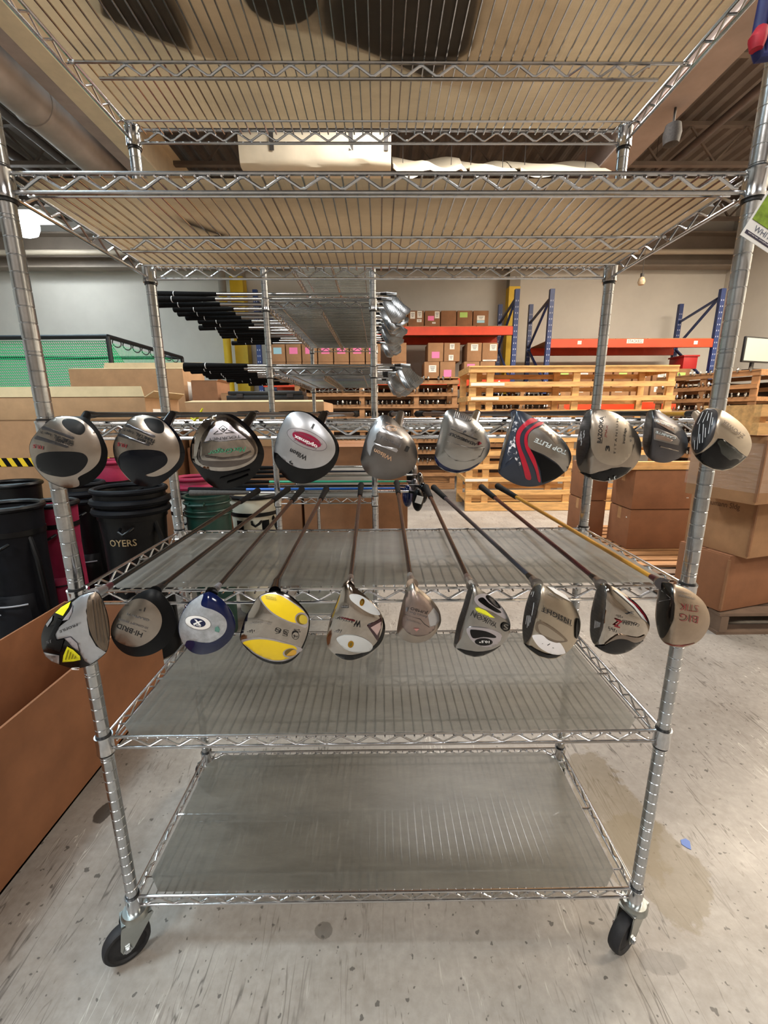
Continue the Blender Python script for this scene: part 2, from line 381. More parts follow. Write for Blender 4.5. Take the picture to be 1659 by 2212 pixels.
# ------------------------------------------------------------------ wire shelving
W, D = 1.187, .430
SP = .0209
def wire_shelf_meshes(side_wires=None):
    """frame rails, deck wires, under-truss and collar of one 48 x 18 inch wire shelf; z = 0 is the top of the rim"""
    f = MB()
    def rail(ax, s):                      # ax 0: along x at y = s ; ax 1: along y at x = s
        L = (W if ax == 0 else D)/2 - .014
        def P(t, z): return (t, s, z) if ax == 0 else (s, t, z)
        for z in (0, -.0262): f.tube([P(-L, z), P(L, z)], .0032, 8)
        pitch = SP*3 if ax == 0 else .0535
        n = int((2*L-.03)/(pitch/2)); x0 = -n*pitch/4
        pts = []
        for i in range(n+1):
            x = x0+i*pitch/2; z = -.0055 if i % 2 else -.0207
            pts += [P(x-pitch*.05, z), P(x+pitch*.05, z)]
        f.tube(pts, .0023, 6)
    for s in (-1, 1): rail(0, s*D/2); rail(1, s*W/2)
    frame = f.mesh('shelf', chrome)
    d = MB(); n = int((W-.04)/SP)
    for i in range(n+1):
        x = -n*SP/2+i*SP; d.tube([(x, -D/2-.004, -.0052), (x, D/2+.004, -.0052)], .0018, 6)
    deck = d.mesh('wire_deck', chrome)
    t = MB()
    for s in (-1, 1): t.tube([(-W/2, s*(D/2-.05), -.0092), (W/2, s*(D/2-.05), -.0092)], .0023, 6)
    t.tube([(-W/2, 0, -.0098), (W/2, 0, -.0098)], .0031, 8); t.tube([(-W/2+.055, 0, -.036), (W/2-.055, 0, -.036)], .0031, 8)
    pts = []; pitch = SP*3; n = int((W-.13)/(pitch/2))
    for i in range(n+1):
        x = -n*pitch/4+i*pitch/2; z = -.0155 if i % 2 else -.031
        pts += [(x-pitch*.05, 0, z), (x+pitch*.05, 0, z)]
    t.tube(pts, .0023, 6)
    truss = t.mesh('under_truss', chrome)
    c = MB(); c.lathe([(.0148, -.036), (.0172, -.036), (.0172, -.030), (.0166, -.028), (.0166, .000), (.0174, .002), (.0174, .005), (.0150, .005)], 24)
    collar = c.mesh('collar', chrome)
    s_ = MB(); s_.lathe([(.0129, -.041), (.0149, -.041), (.0145, .0085), (.0129, .0085)], 20)
    sleeve = s_.mesh('split_sleeve', black_plastic)
    return frame, deck, truss, collar, sleeve
FRAME, DECK, TRUSS, COLLAR, SLEEVE = wire_shelf_meshes()
def post_mesh(z0, z1):
    prof = []; z = z0; r = .0127
    g = z0+.02; k = 0
    prof.append((r*.9, z0)); prof.append((r, z0+.001))
    while g < z1-.01:
        prof += [(r, g-.0013), (r-.0010, g-.0004), (r-.0010, g+.0004), (r, g+.0013)]
        if k % 8 == 0: prof += [(r, g+.0047), (r-.0009, g+.0054), (r-.0009, g+.0061), (r, g+.0068)]
        g += .0254; k += 1
    prof += [(r, z1-.004), (r*.93, z1-.001), (r*.6, z1)]
    m_ = MB(); m_.lathe(prof, 18); me = m_.mesh('post', zinc)
    return me
def wire_unit(label, loc, rotz, levels, post_top, dirs, post_bottom=.122):
    t = thing('wire_shelving_unit', label, 'shelving', loc, rotz)
    pm = post_mesh(post_bottom, post_top)
    for sx in (-1, 1):
        for sy in (-1, 1):
            p = link('post', pm, t, (sx*W/2, sy*D/2, 0))
            for z in levels: link('split_sleeve', SLEEVE, p, (0, 0, z))
    for z in levels:
        s = link('shelf', FRAME, t, (0, 0, z))
        link('wire_deck', DECK, s, kind='stuff'); link('under_truss', TRUSS, s)
        for sx in (-1, 1):
            for sy in (-1, 1): link('collar', COLLAR, s, (sx*W/2, sy*D/2, 0))
    # casters: fork > wheel, tread, axle
    wheel = MB(); rot = Matrix.Rotation(R(90), 4, 'X')
    wheel.lathe([(.010, -.013), (.024, -.012), (.028, -.009), (.037, -.009), (.040, -.013), (.046, -.013), (.0492, -.008), (.050, 0), (.0492, .008), (.046, .013), (.040, .013), (.037, .009), (.028, .009), (.024, .012), (.010, .013)], 36, mat=rot)
    wm = wheel.mesh('wheel', rubber)
    fk = MB()
    fk.lathe([(.0127, .128), (.026, .128), (.03, .121), (.03, .112), (.026, .108), (.008, .108)], 24)
    for s in (-1, 1):
        poly = [(-.030, .118), (.030, .118), (.034, .108), (-.014, .042), (-.024, .037), (-.036, .041), (-.040, .054), (-.034, .1)]
        vs_ = [(x, s*.0165, z) for x, z in poly] + [(x, s*.0195, z) for x, z in poly]; n = len(poly)
        fk.add(vs_, [tuple(range(n)), tuple(range(n, 2*n))[::-1]] + [(i, (i+1) % n, n+(i+1) % n, n+i) for i in range(n)])
    fk.box((0, 0, .116), (.062, .039, .006))
    fm = fk.mesh('caster', M('caster_zinc', '#a9adaa', .3, 1, 20, .1))
    ax = MB(); ax.tube([(-.026, -.026, .05), (-.026, .026, .05)], .0055, 6); ax.tube([(-.026, -.024, .05), (-.026, -.020, .05)], .009, 6); ax.tube([(-.026, .020, .05), (-.026, .024, .05)], .009, 6)
    am = ax.mesh('axle_bolt', zinc)
    for i, (sx, sy) in enumerate(((-1, -1), (1, -1), (-1, 1), (1, 1))):
        a = math.atan2(-dirs[i][1], -dirs[i][0])
        c = link('caster', fm, t, (sx*W/2, sy*D/2, 0), (0, 0, a))
        link('wheel', wm, c, (-.026, 0, .050)); link('axle_bolt', am, c)
    return t
UX, UY = .0073, .7627+D/2
LV = {'T': 1.928, 'A': 1.630, 'B': 1.248, 'C': .931, 'D': .601, 'E': .164}
main_unit = wire_unit('chrome wire shelving unit on casters holding two rows of golf drivers', (UX, UY, 0), 0, list(LV.values()), 1.945,
                      [(-.8, -.6), (-.75, -.45), (-.6, .5), (.3, .7)])

def liner_mat(name, dcol, tcol, fac, rough, clear=0):
    mt = bpy.data.materials.new(name); mt.use_nodes = True; nt = mt.node_tree; N = nt.nodes; L = nt.links
    N.remove(N['Principled BSDF']); out = N['Material Output']
    tc = N.new('ShaderNodeTexCoord'); n = N.new('ShaderNodeTexNoise'); n.inputs['Scale'].default_value = 5; n.inputs['Detail'].default_value = 6; n.inputs['Roughness'].default_value = .7
    mp = N.new('ShaderNodeMapping'); mp.inputs['Scale'].default_value = (.7, 2.2, 1); L.new(tc.outputs['Object'], mp.inputs[0]); L.new(mp.outputs[0], n.inputs[0])
    n2 = N.new('ShaderNodeTexNoise'); n2.inputs['Scale'].default_value = 9; n2.inputs['Detail'].default_value = 8; n2.inputs['Roughness'].default_value = .85
    mp2 = N.new('ShaderNodeMapping'); mp2.inputs['Rotation'].default_value = (0, 0, R(30)); mp2.inputs['Scale'].default_value = (25, 1, 1); L.new(tc.outputs['Object'], mp2.inputs[0]); L.new(mp2.outputs[0], n2.inputs[0])
    def ramp(src, a, z, lo, hi):
        r = N.new('ShaderNodeValToRGB'); r.color_ramp.elements[0].position = a; r.color_ramp.elements[1].position = z
        r.color_ramp.elements[0].color = (*lo, 1); r.color_ramp.elements[1].color = (*hi, 1); L.new(src, r.inputs[0]); return r.outputs[0]
    d = lin(dcol); c1 = ramp(n.outputs[0], .28, .72, tuple(x*.6 for x in d), tuple(x*1.3 for x in d))
    sc = None
    for ang, sx_, sy_ in ((25, 26, 2.2), (-60, 30, 2.6), (80, 22, 2), (-20, 34, 3)):
        mq = N.new('ShaderNodeMapping'); mq.inputs['Rotation'].default_value = (0, 0, R(ang)); mq.inputs['Location'].default_value = (ang*.3, 1, 0); mq.inputs['Scale'].default_value = (sx_, sy_, 1); L.new(tc.outputs['Object'], mq.inputs[0])
        nq = N.new('ShaderNodeTexNoise'); nq.inputs['Scale'].default_value = 1.3; nq.inputs['Detail'].default_value = 2; L.new(mq.outputs[0], nq.inputs[0])
        a1 = N.new('ShaderNodeMath'); a1.operation = 'SUBTRACT'; L.new(nq.outputs[0], a1.inputs[0]); a1.inputs[1].default_value = .5
        a2 = N.new('ShaderNodeMath'); a2.operation = 'ABSOLUTE'; L.new(a1.outputs[0], a2.inputs[0])
        l1 = ramp(a2.outputs[0], 0, .012, (1, 1, 1), (0, 0, 0))
        nm_ = N.new('ShaderNodeTexNoise'); nm_.inputs['Scale'].default_value = 5; mr = N.new('ShaderNodeMapping'); mr.inputs['Location'].default_value = (ang, 0, 0); L.new(tc.outputs['Object'], mr.inputs[0]); L.new(mr.outputs[0], nm_.inputs[0])
        l2 = ramp(nm_.outputs[0], .52, .6, (0, 0, 0), (.55, .55, .55))
        mm = N.new('ShaderNodeMath'); mm.operation = 'MULTIPLY'; L.new(l1, mm.inputs[0]); L.new(l2, mm.inputs[1])
        if sc is None: sc = mm.outputs[0]
        else:
            mx_ = N.new('ShaderNodeMath'); mx_.operation = 'MAXIMUM'; L.new(sc, mx_.inputs[0]); L.new(mm.outputs[0], mx_.inputs[1]); sc = mx_.outputs[0]
    mx = N.new('ShaderNodeMix'); mx.data_type = 'RGBA'; L.new(sc, mx.inputs[0]); L.new(c1, mx.inputs[6]); mx.inputs[7].default_value = (*[min(1, x*2) for x in d], 1)
    df = N.new('ShaderNodeBsdfDiffuse'); L.new(mx.outputs[2], df.inputs[0])
    tcl = lin(tcol); tcr = ramp(n.outputs[0], .28, .72, tuple(x*.78 for x in tcl), tuple(min(1, x*1.15) for x in tcl))
    tr = N.new('ShaderNodeBsdfTranslucent'); L.new(tcr, tr.inputs[0])
    m1 = N.new('ShaderNodeMixShader'); m1.inputs[0].default_value = fac; L.new(df.outputs[0], m1.inputs[1]); L.new(tr.outputs[0], m1.inputs[2])
    gl = N.new('ShaderNodeBsdfGlossy'); gl.inputs['Roughness'].default_value = rough; gl.inputs[0].default_value = (.9, .9, .9, 1)
    lw = N.new('ShaderNodeLayerWeight'); pw = N.new('ShaderNodeMath'); pw.operation = 'POWER'; L.new(lw.outputs['Facing'], pw.inputs[0]); pw.inputs[1].default_value = 4
    fr = N.new('ShaderNodeMath'); fr.operation = 'MULTIPLY_ADD'; L.new(pw.outputs[0], fr.inputs[0]); fr.inputs[1].default_value = .5; fr.inputs[2].default_value = .03
    m2 = N.new('ShaderNodeMixShader'); L.new(fr.outputs[0], m2.inputs[0]); L.new(m1.outputs[0], m2.inputs[1]); L.new(gl.outputs[0], m2.inputs[2])
    tp_ = N.new('ShaderNodeBsdfTransparent'); m3 = N.new('ShaderNodeMixShader'); m3.inputs[0].default_value = clear; L.new(m2.outputs[0], m3.inputs[1]); L.new(tp_.outputs[0], m3.inputs[2])
    L.new(m3.outputs[0], out.inputs[0])
    MATS[name] = mt; return mt
liner_hi = liner_mat('liner_tan', '#746858', '#998264', .68, .4)
liner_lo = liner_mat('liner_grey', '#807f79', '#aeaa9f', .78, .38, .14)
def liner(z, x0, x1, y0, y1, ch, mat, label, rz=0, unit=(UX, UY), group='plastic shelf liners', cy=None):
    """single sheet with clipped corners lying on the deck wires"""
    cy = cy or ch
    poly = [(x0+ch, y0), (x1-ch, y0), (x1, y0+cy), (x1, y1-cy), (x1-ch, y1), (x0+ch, y1), (x0, y1-cy), (x0, y0+cy)]
    b = MB(); b.add([(x, y, 0) for x, y in poly], [tuple(range(8))])
    o = b.build('shelf_liner', mat, None, loc=(unit[0], unit[1], z-.0030), rot=(0, 0, rz)); tag(o, label, 'shelf liner', group)
    return o
hw, hd = W/2, D/2
liner(LV['T'], -hw+.008, hw-.008, -hd+.008, hd-.014, .03, liner_hi, 'translucent liner on the topmost shelf, seen from below')
liner(LV['A'], -hw+.008, hw-.008, -hd+.008, hd-.012, .03, liner_hi, 'translucent liner on the second shelf from the top, seen from below')
liner(LV['B'], -hw+.03, hw-.012, -hd+.02, hd-.012, .03, liner_lo, 'grey liner edge-on under the upper row of drivers')
liner(LV['C'], -hw+.032, hw-.012, -hd+.024, hd-.006, .03, liner_lo, 'scuffed grey liner under the shafts of the lower row of drivers', R(.25))
liner(LV['D'], -hw+.02, hw-.035, -hd+.009, hd-.010, .03, liner_lo, 'empty grey liner below the lower row of driver heads')
liner(LV['E'], -hw+.02, hw-.03, -hd+.009, hd-.010, .035, liner_lo, 'scratched grey liner on the bottom shelf near the casters', R(-.2))

# ------------------------------------------------------------------ golf drivers
CR = {'A': (40, 870, 4.4838), 'B': (390, 870, 4.4838), 'C': (750, 870, 5.0273), 'D': (1060, 870, 4.8794), 'E': (1360, 870, 5.5485),
      'F': (60, 1240, 4.8794), 'G': (370, 1240, 5.1844), 'H': (680, 1240, 5.53), 'I': (960, 1240, 5.3516), 'J': (1250, 1230, 5.3516)}
satin = M('satin_steel', '#a5a3a0', .27, 1, 14, .16, bump=.03, bscale=60)
satin_w = M('satin_steel_warm', '#a59b91', .29, 1, 12, .16, bump=.03, bscale=60)
satin_d = M('satin_steel_dark', '#7d7977', .34, 1, 12, .15, bump=.03, bscale=60)
gun = M('gunmetal', '#5b595c', .34, 1, 16, .15)
mirror = M('polished_steel', '#b3aca4', .09, 1, 8, .1)
mirror_d = M('polished_dark', '#6d6662', .12, 1, 8, .1)
face_m = M('brushed_face', '#6f6d6c', .38, 1, 40, .25, stretch=(1, 1, 20))
face_b = M('brushed_face_brown', '#7c6f62', .4, 1, 30, .2, stretch=(20, 1, 1))
pale = M('pale_steel', '#bfc1c6', .34, .9, 20, .12)
pewter = M('pewter', '#8f8a86', .42, .9, 18, .12)
gblack = M('gloss_black', '#060608', .15, 0, spec=.28)
sblack = M('satin_black', '#0a0b0d', .4, 0, 20, .2, spec=.14)
navy = M('gloss_navy', '#0a1640', .12, 0, spec=.5)
slate = M('slate_navy', '#2b3240', .3, .2, 10, .2, coat=.2)
worn = M('worn_navy', '#2b3240', .4, 0, 120, 0, col2='#e6e3e6', thr=(.52, .58), detail=6)
red_p = M('racing_red', '#b3122e', .3, 0, 30, .15)
yel = M('bright_yellow', '#f2d11d', .35, 0, 30, .05)
yel_l = M('lemon_yellow', '#e6e11c', .35, 0)
gold_d = M('dark_gold', '#6d5a10', .4)
gold = M('brass', '#b8892c', .2, 1)
crim = M('crimson', '#8c1039', .3)
whitep = M('white_paint', '#e9e7e4', .4)
lilac = M('lilac_steel', '#b9b4ba', .35, .7, 20, .08)
pearl = M('pearl_white', '#cfd3d5', .25, .2, 8, .06)
char = M('charcoal_sole', '#151618', .36, 0, 12, .35, spec=.2)
browns = M('brown_recess', '#9b8678', .4, .7)
tred = M('text_red', '#7a1420', .4); tblk = M('text_black', '#141316', .4); tgry = M('text_grey', '#5c5a5c', .4)
twht = M('text_white', '#f0f0f0', .4); tbrz = M('text_bronze', '#c8a283', .4, .3); tgrn = M('text_green', '#2f8b67', .4); tpale = M('text_pale', '#c9d4d6', .4)
highl = M('yellow_ink', '#dfe02c', .5)
sh_black = M('shaft_black', '#0d0a09', .25, 0, spec=.5); sh_brown = M('shaft_brown', '#20120d', .25, 0, spec=.5)
sh_grey = M('shaft_grey', '#262c38', .3, 0, spec=.5); sh_red = M('shaft_red', '#3a0810', .25, 0, spec=.5); sh_yel = M('shaft_amber', '#c08a2c', .3, .1, 40, .12, coat=.3)
grip_m = M('grip_rubber', '#0b0a0a', .75, 0, 90, .3, bump=.3, bscale=300, spec=.15)
grip_g = M('grip_grey', '#4c4845', .75, 0, 90, .2, bump=.3, bscale=300)
ferr = M('ferrule', '#0f0f10', .25)

def smooth_closed(pts, per=6):
    n = len(pts); out = []
    for i in range(n):
        p0, p1, p2, p3 = pts[i-1], pts[i], pts[(i+1) % n], pts[(i+2) % n]
        for k in range(per):
            t = k/per
            out.append(tuple(.5*((2*p1[j]) + (-p0[j]+p2[j])*t + (2*p0[j]-5*p1[j]+4*p2[j]-p3[j])*t*t + (-p0[j]+3*p1[j]-3*p2[j]+p3[j])*t**3) for j in (0, 1)))
    return out
def EL(cx, cy, a, b, rot=0, n=28):
    c, s = math.cos(R(rot)), math.sin(R(rot))
    return [(cx+a*math.cos(t)*c-b*math.sin(t)*s, cy+a*math.cos(t)*s+b*math.sin(t)*c) for t in [2*math.pi*k/n for k in range(n)]]
def LINE(x0, y0, x1, y1, w):
    d = Vector((x1-x0, y1-y0)); d.normalize(); n = Vector((-d.y, d.x))*w/2
    return [(x0+n.x, y0+n.y), (x1+n.x, y1+n.y), (x1-n.x, y1-n.y), (x0-n.x, y0-n.y)]

class Head:
    """a driver head whose sole looks at the viewer: outline, domed sole, hollow-looking crown behind, hosel"""
    def __init__(s, crop, outline, Y0, dome=.016, face=None, depth=.042):
        s.x0, s.y0, s.k = CR[crop]; s.Y0 = Y0; s.dome = dome; s.depth = depth
        s.out = smooth_closed(outline, 6)
        xs = [p[0] for p in s.out]; ys = [p[1] for p in s.out]
        s.c = ((min(xs)+max(xs))/2, (min(ys)+max(ys))/2)
        s.pol = sorted((math.atan2(p[1]-s.c[1], p[0]-s.c[0]), math.hypot(p[0]-s.c[0], p[1]-s.c[1])) for p in s.out)
        s.face = face
        s.mpp = Y0/F_PX/s.k*1.0            # metres per crop pixel
    def rad(s, a):
        pol = s.pol; n = len(pol)
        lo, hi = 0, n
        while lo < hi:
            mid = (lo+hi)//2
            if pol[mid][0] < a: lo = mid+1
            else: hi = mid
        a1, r1 = pol[lo-1] if lo > 0 else (pol[-1][0]-2*math.pi, pol[-1][1])
        a2, r2 = pol[lo] if lo < n else (pol[0][0]+2*math.pi, pol[0][1])
        return r1 if a2-a1 < 1e-9 else r1+(r2-r1)*(a-a1)/(a2-a1)
    def d(s, x, y):
        dx, dy = x-s.c[0], y-s.c[1]; r = math.hypot(dx, dy)
        t = min(1, r/max(1e-6, s.rad(math.atan2(dy, dx))))
        h = s.dome*(1-t**2.7)
        if s.face:
            (ax, ay), (bx, by), sl = s.face
            n = Vector((by-ay, -(bx-ax))); n.normalize()
            q = ((x-ax)*n.x+(y-ay)*n.y)*s.mpp
            if (s.c[0]-ax)*n.x+(s.c[1]-ay)*n.y > 0: q = -q
            w = .003; q = .5*(q+math.sqrt(q*q+w*w))
            h -= sl*q
        return h
    def P(s, x, y, lift=0):
        return PY(s.x0+x/s.k, s.y0+y/s.k, s.Y0-s.d(x, y)-lift)
    def body(s, mat, parent, name='head'):
        n = len(s.out); rings = [.12, .3, .5, .66, .78, .87, .94, .98, 1]
        b = MB(); vs_ = [s.P(*s.c)]
        for t in rings:
            for p in s.out: vs_.append(s.P(s.c[0]+(p[0]-s.c[0])*t, s.c[1]+(p[1]-s.c[1])*t))
        fs_ = [(0, 1+(k+1) % n, 1+k) for k in range(n)]
        for i in range(len(rings)-1):
            for k in range(n):
                a = 1+i*n+k; c = 1+i*n+(k+1) % n
                fs_.append((a, c, c+n, a+n))
        base = 1+(len(rings)-1)*n; rim = [Vector(v) for v in vs_[base:base+n]]
        axis = (s.P(*s.c)-CAM).normalized()*.75+Vector((0, .25, 0)); cen = sum(rim, Vector())/n
        last = base
        for e in (.12, .3, .5, .7, .86, .95, .99):
            q = (1-e**2.4)**(1/2.4) if e < 1 else 0
            o = len(vs_)
            for p in rim:
                bk = cen+axis*s.depth
                front = p+axis*s.depth*e
                ctr = cen+axis*s.depth*e
                vs_.append(ctr+(front-ctr)*q)
            for k in range(n): fs_.append((last+k, last+(k+1) % n, o+(k+1) % n, o+k))
            last = o
        vs_.append(cen+axis*s.depth); fs_ += [(last+k, last+(k+1) % n, len(vs_)-1) for k in range(n)]
        b.add(vs_, fs_, True)
        me = b.mesh(name, mat)
        return link(name, me, parent)
    def decal(s, name, pts, mat, parent, layer, sm=True):
        if sm: pts = smooth_closed(pts, 4)
        xs = [p[0] for p in pts]; ys = [p[1] for p in pts]
        step = max(16, min(34, (max(xs)-min(xs))/5, (max(ys)-min(ys))/5))
        co = [Vector(p) for p in pts]; n = len(co)
        def inside(x, y):
            r = False; j = n-1
            for i in range(n):
                xi, yi = pts[i]; xj, yj = pts[j]
                if (yi > y) != (yj > y) and x < (xj-xi)*(y-yi)/(yj-yi)+xi: r = not r
                j = i
            return r
        yy = min(ys)+step/2
        while yy < max(ys):
            xx = min(xs)+step/2
            while xx < max(xs):
                if inside(xx, yy): co.append(Vector((xx, yy)))
                xx += step
            yy += step
        vo, eo, fo, *_ = delaunay_2d_cdt(co, [(i, (i+1) % n) for i in range(n)], [], 1, 1e-4)
        lift = .0003+.00022*layer
        vs_ = [s.P(v.x, v.y, lift) for v in vo]; fs_ = [tuple(f) for f in fo]
        # rim so the plate has an edge
        from collections import Counter
        ec = Counter()
        for f in fs_:
            for i in range(len(f)): ec[tuple(sorted((f[i], f[(i+1) % len(f)])))] += 1
        bd = [e for e, c in ec.items() if c == 1]; mp_ = {}
        for a, c in bd:
            for q in (a, c):
                if q not in mp_: mp_[q] = len(vs_); vs_.append(s.P(vo[q].x, vo[q].y, -.0006))
        fs_ += [(a, c, mp_[c], mp_[a]) for a, c in bd]
        b = MB(); b.add(vs_, fs_, False)
        me = bpy.data.meshes.new(name); me.from_pydata([tuple(v) for v in vs_], [], fs_)
        me.polygons.foreach_set('use_smooth', [True]*len(fs_)); me.materials.append(mat)
        bm = bmesh.new(); bm.from_mesh(me); bmesh.ops.recalc_face_normals(bm, faces=bm.faces)
        ref = bm.faces[0] if False else None
        bm.to_mesh(me); bm.free()
        try: me.set_sharp_from_angle(angle=R(50))
        except Exception: pass
        return link(name, me, parent)
    def text(s, body, p, q, h, mat, parent, layer, bold=0, shear=0):
        me = text_mesh(body, 'lettering', bold, shear)
        xs = [v.co.x for v in me.vertices]; ys = [v.co.y for v in me.vertices]
        x0, x1, y0, y1 = min(xs), max(xs), min(ys), max(ys)
        p, q = Vector(p), Vector(q); dr = q-p; u = dr.normalized(); up = Vector((u.y, -u.x))
        for v in me.vertices:
            c = p+dr*((v.co.x-x0)/(x1-x0))+up*(h*(v.co.y-y0)/(y1-y0))
            v.co = s.P(c.x, c.y, .0004+.00022*layer)
        me.materials.clear(); me.materials.append(mat)
        return link('lettering', me, parent)

def driver(crop, outline, base, items, hos, end, shaft, label, Y0=.655, face=None, dome=.016, depth=.042, hosel_mat=None, grip=None, band=None, row='lower row', L=1.115, Yh=.725, hosel_from=None):
    hd_ = Head(crop, outline, Y0, dome, face, depth)
    p1 = PY(hos[0], hos[1], Yh)
    d2 = ray(*end).normalized()
    # butt of the grip: along its sight line, one club length from the hosel
    oc = CAM-p1; bq = oc.dot(d2); cq = oc.dot(oc)-L*L; p2 = CAM+d2*(-bq+math.sqrt(max(0, bq*bq-cq)))
    t = thing('golf_driver', label, 'golf club', p1, 0, 'drivers in the '+row)
    hb = hd_.body(base, t); hb.location = -p1
    lay = 0
    for it in items:
        if it[0] == 'T':
            _, body, p, q, h, mat = it[:6]; kw = it[6] if len(it) > 6 else {}
            hd_.text(body, p, q, h, mat, hb, lay+1, **kw)
        else:
            nm, pts, mat = it[:3]; sm = it[3] if len(it) > 3 else True
            lay += 1
            hd_.decal(nm, pts, mat, hb, lay, sm)
    dr = (p2-p1).normalized()
    if hosel_from: hf = PY(hd_.x0+hosel_from[0]/hd_.k, hd_.y0+hosel_from[1]/hd_.k, Y0+.018)
    else:
        hc = hd_.P(*hd_.c)+Vector((0, .034, 0)); hf = hc.lerp(Vector((p1.x, Y0+.024, p1.z-.012)), .5)
    hz = MB(); hz.tube([hf, hf.lerp(p1, .5), p1], [.0105, .0082, .0066], 14); o = hz.build('hosel', hosel_mat or base, t); o.location = -p1
    fe = MB(); fe.tube([p1-dr*.001, p1+dr*.02], [.0069, .0054], 14); o = fe.build('ferrule', band or ferr, t); o.location = -p1
    gl = .27; g0 = p2-dr*gl
    sh = MB(); sh.tube([p1+dr*.018, p1.lerp(p2, .4), g0+dr*.02], [.0046, .0055, .0072], 12); o = sh.build('shaft', shaft, t); o.location = -p1
    gp = MB(); gp.tube([g0, g0+dr*.004, g0.lerp(p2, .5), p2-dr*.012, p2-dr*.008, p2], [.0086, .0094, .0112, .0132, .0142, .0135], 14)
    o = gp.build('grip', grip or grip_m, t); o.location = -p1
    return t
B_ = dict(bold=.02)
# ---------------------------- upper row
def uend(u): return (829+(u-829)*.425, 894)
driver('A', [(105,460),(115,380),(150,320),(240,220),(330,150),(400,128),(520,130),(640,140),(730,210),(800,310),(850,420),(862,500),(845,600),(790,690),(700,770),(590,815),(480,830),(380,805),(280,755),(200,680),(140,590)], sblack, [
    ('sole_plate', [(108,460),(118,385),(152,322),(240,222),(330,153),(400,132),(520,135),(600,160),(690,230),(760,320),(798,430),(795,520),(765,590),(690,660),(580,722),(588,765),(580,808),(480,826),(380,800),(280,750),(200,675),(140,588)], satin_w),
    ('dark_inlay', [(165,560),(185,505),(270,478),(400,472),(545,475),(630,495),(672,550),(640,625),(560,690),(455,718),(380,715),(270,690),(190,640)], char),
    ('dark_inlay', [(420,190),(450,155),(540,160),(620,200),(645,260),(600,310),(520,290),(450,240)], sblack),
    ('groove', [(220,242),(250,222),(530,330),(540,350),(520,355),(225,258)], gun, False),
    ('groove', [(150,338),(180,315),(475,415),(482,432),(462,438),(155,352)], gun, False),
    ('T', 'TRIMETAL', (538,372), (345,306), 34, tblk, B_), ('T', 'Lugo Ti', (320,296), (213,262), 30, tblk, B_),
    ('T', 'ORLIMAR', (524,398), (355,344), 27, tblk, B_), ('T', '10.5', (240,420), (142,400), 36, tred, B_)],
    (188,896), uend(185), sh_black, 'silver driver with scratched dark oval inlay at the left end of the upper row', row='upper row')
driver('A', [(915,450),(925,380),(965,300),(1040,200),(1100,140),(1180,115),(1290,125),(1390,160),(1480,230),(1560,330),(1605,440),(1610,520),(1580,610),(1500,690),(1400,770),(1300,810),(1180,805),(1090,760),(1000,660),(940,560)], M('ink_navy_black', '#070a12', .15, spec=.28), [
    ('sole_plate', [(918,450),(928,382),(968,302),(1042,203),(1102,144),(1180,120),(1290,130),(1380,165),(1470,250),(1540,360),(1562,460),(1550,555),(1470,650),(1380,700),(1300,716),(1230,702),(1310,672),(1390,628),(1436,585),(1440,530),(1390,475),(1280,455),(1150,455),(1050,465),(985,500),(965,560),(985,640),(1050,725),(1090,757),(1000,660),(940,560)], satin_w),
    ('dark_inlay', [(1215,180),(1230,152),(1300,150),(1380,175),(1412,230),(1400,285),(1340,295),(1270,260)], sblack),
    ('groove', [(1035,210),(1060,200),(1320,315),(1322,335),(1300,338),(1030,230)], gun, False),
    ('groove', [(965,307),(985,295),(1265,400),(1272,415),(1255,420),(965,322)], gun, False),
    ('T', 'TRIMETAL', (1328,360), (1140,286), 34, tblk, B_), ('T', 'Lugo Ti', (1115,276), (1020,238), 30, tblk, B_),
    ('T', 'ORLIMAR', (1305,388), (1150,332), 27, tblk, B_), ('T', '10.5', (1050,405), (962,380), 36, tred, B_)],
    (372,896), uend(370), sh_black, 'silver driver with glossy dark crescent inlay, second from left in the upper row', row='upper row')
driver('B', [(92,470),(105,380),(150,280),(220,180),(300,125),(400,108),(500,115),(600,175),(700,270),(770,370),(808,470),(800,560),(760,650),(680,740),(560,810),(430,838),(330,820),(240,755),(160,650),(105,560)], gblack, [
    ('sole_plate', [(95,470),(108,382),(152,284),(222,185),(302,130),(400,113),(470,130),(560,190),(660,290),(730,390),(748,470),(710,560),(600,625),(450,660),(300,655),(180,610),(110,550)], mirror),
    ('dark_ring', [(165,470),(200,340),(260,240),(330,165),(400,140),(470,150),(560,215),(650,310),(715,400),(735,460),(715,520),(640,580),(500,620),(330,625),(210,600),(160,540)], mirror_d),
    ('inner_plate', [(185,480),(230,350),(280,260),(350,178),(410,168),(500,225),(600,310),(680,400),(715,465),(690,520),(600,550),(420,565),(260,560),(200,545)], mirror),
    ('badge', [(230,375),(285,265),(345,186),(405,172),(480,212),(600,318),(640,345),(560,358),(380,378)], lilac, False),
    ('groove', LINE(220,386,640,352,9), tblk, False),
    ('diamond', [(410,215),(457,251),(412,289),(366,252)], tblk, False), ('diamond_inner', [(410,226),(444,251),(412,278),(380,252)], lilac, False),
    ('wing_line', LINE(318,302,362,268,4), tblk, False), ('wing_line', LINE(320,303,405,296,4), tblk, False), ('wing_line', LINE(455,262,515,285,4), tblk, False), ('wing_line', LINE(430,290,520,285,4), tblk, False),
    ('T', 'M', (424,242), (398,240), 24, tblk, B_),
    ('chrome_bar', [(235,512),(400,530),(560,515),(680,462),(688,478),(580,535),(400,552),(245,530)], mirror_d, False),
    ('T', 'TOURNEY', (582,312), (265,344), 28, tblk), ('T', 'MacGregor', (632,410), (262,452), 62, tgrn, dict(shear=.4)),
    ('slot', LINE(380,735,675,655,10), sblack, False), ('slot', LINE(450,778,660,705,9), sblack, False)],
    (545,897), uend(540), sh_black, 'black driver with polished triangular chrome sole plate in the upper row', row='upper row')
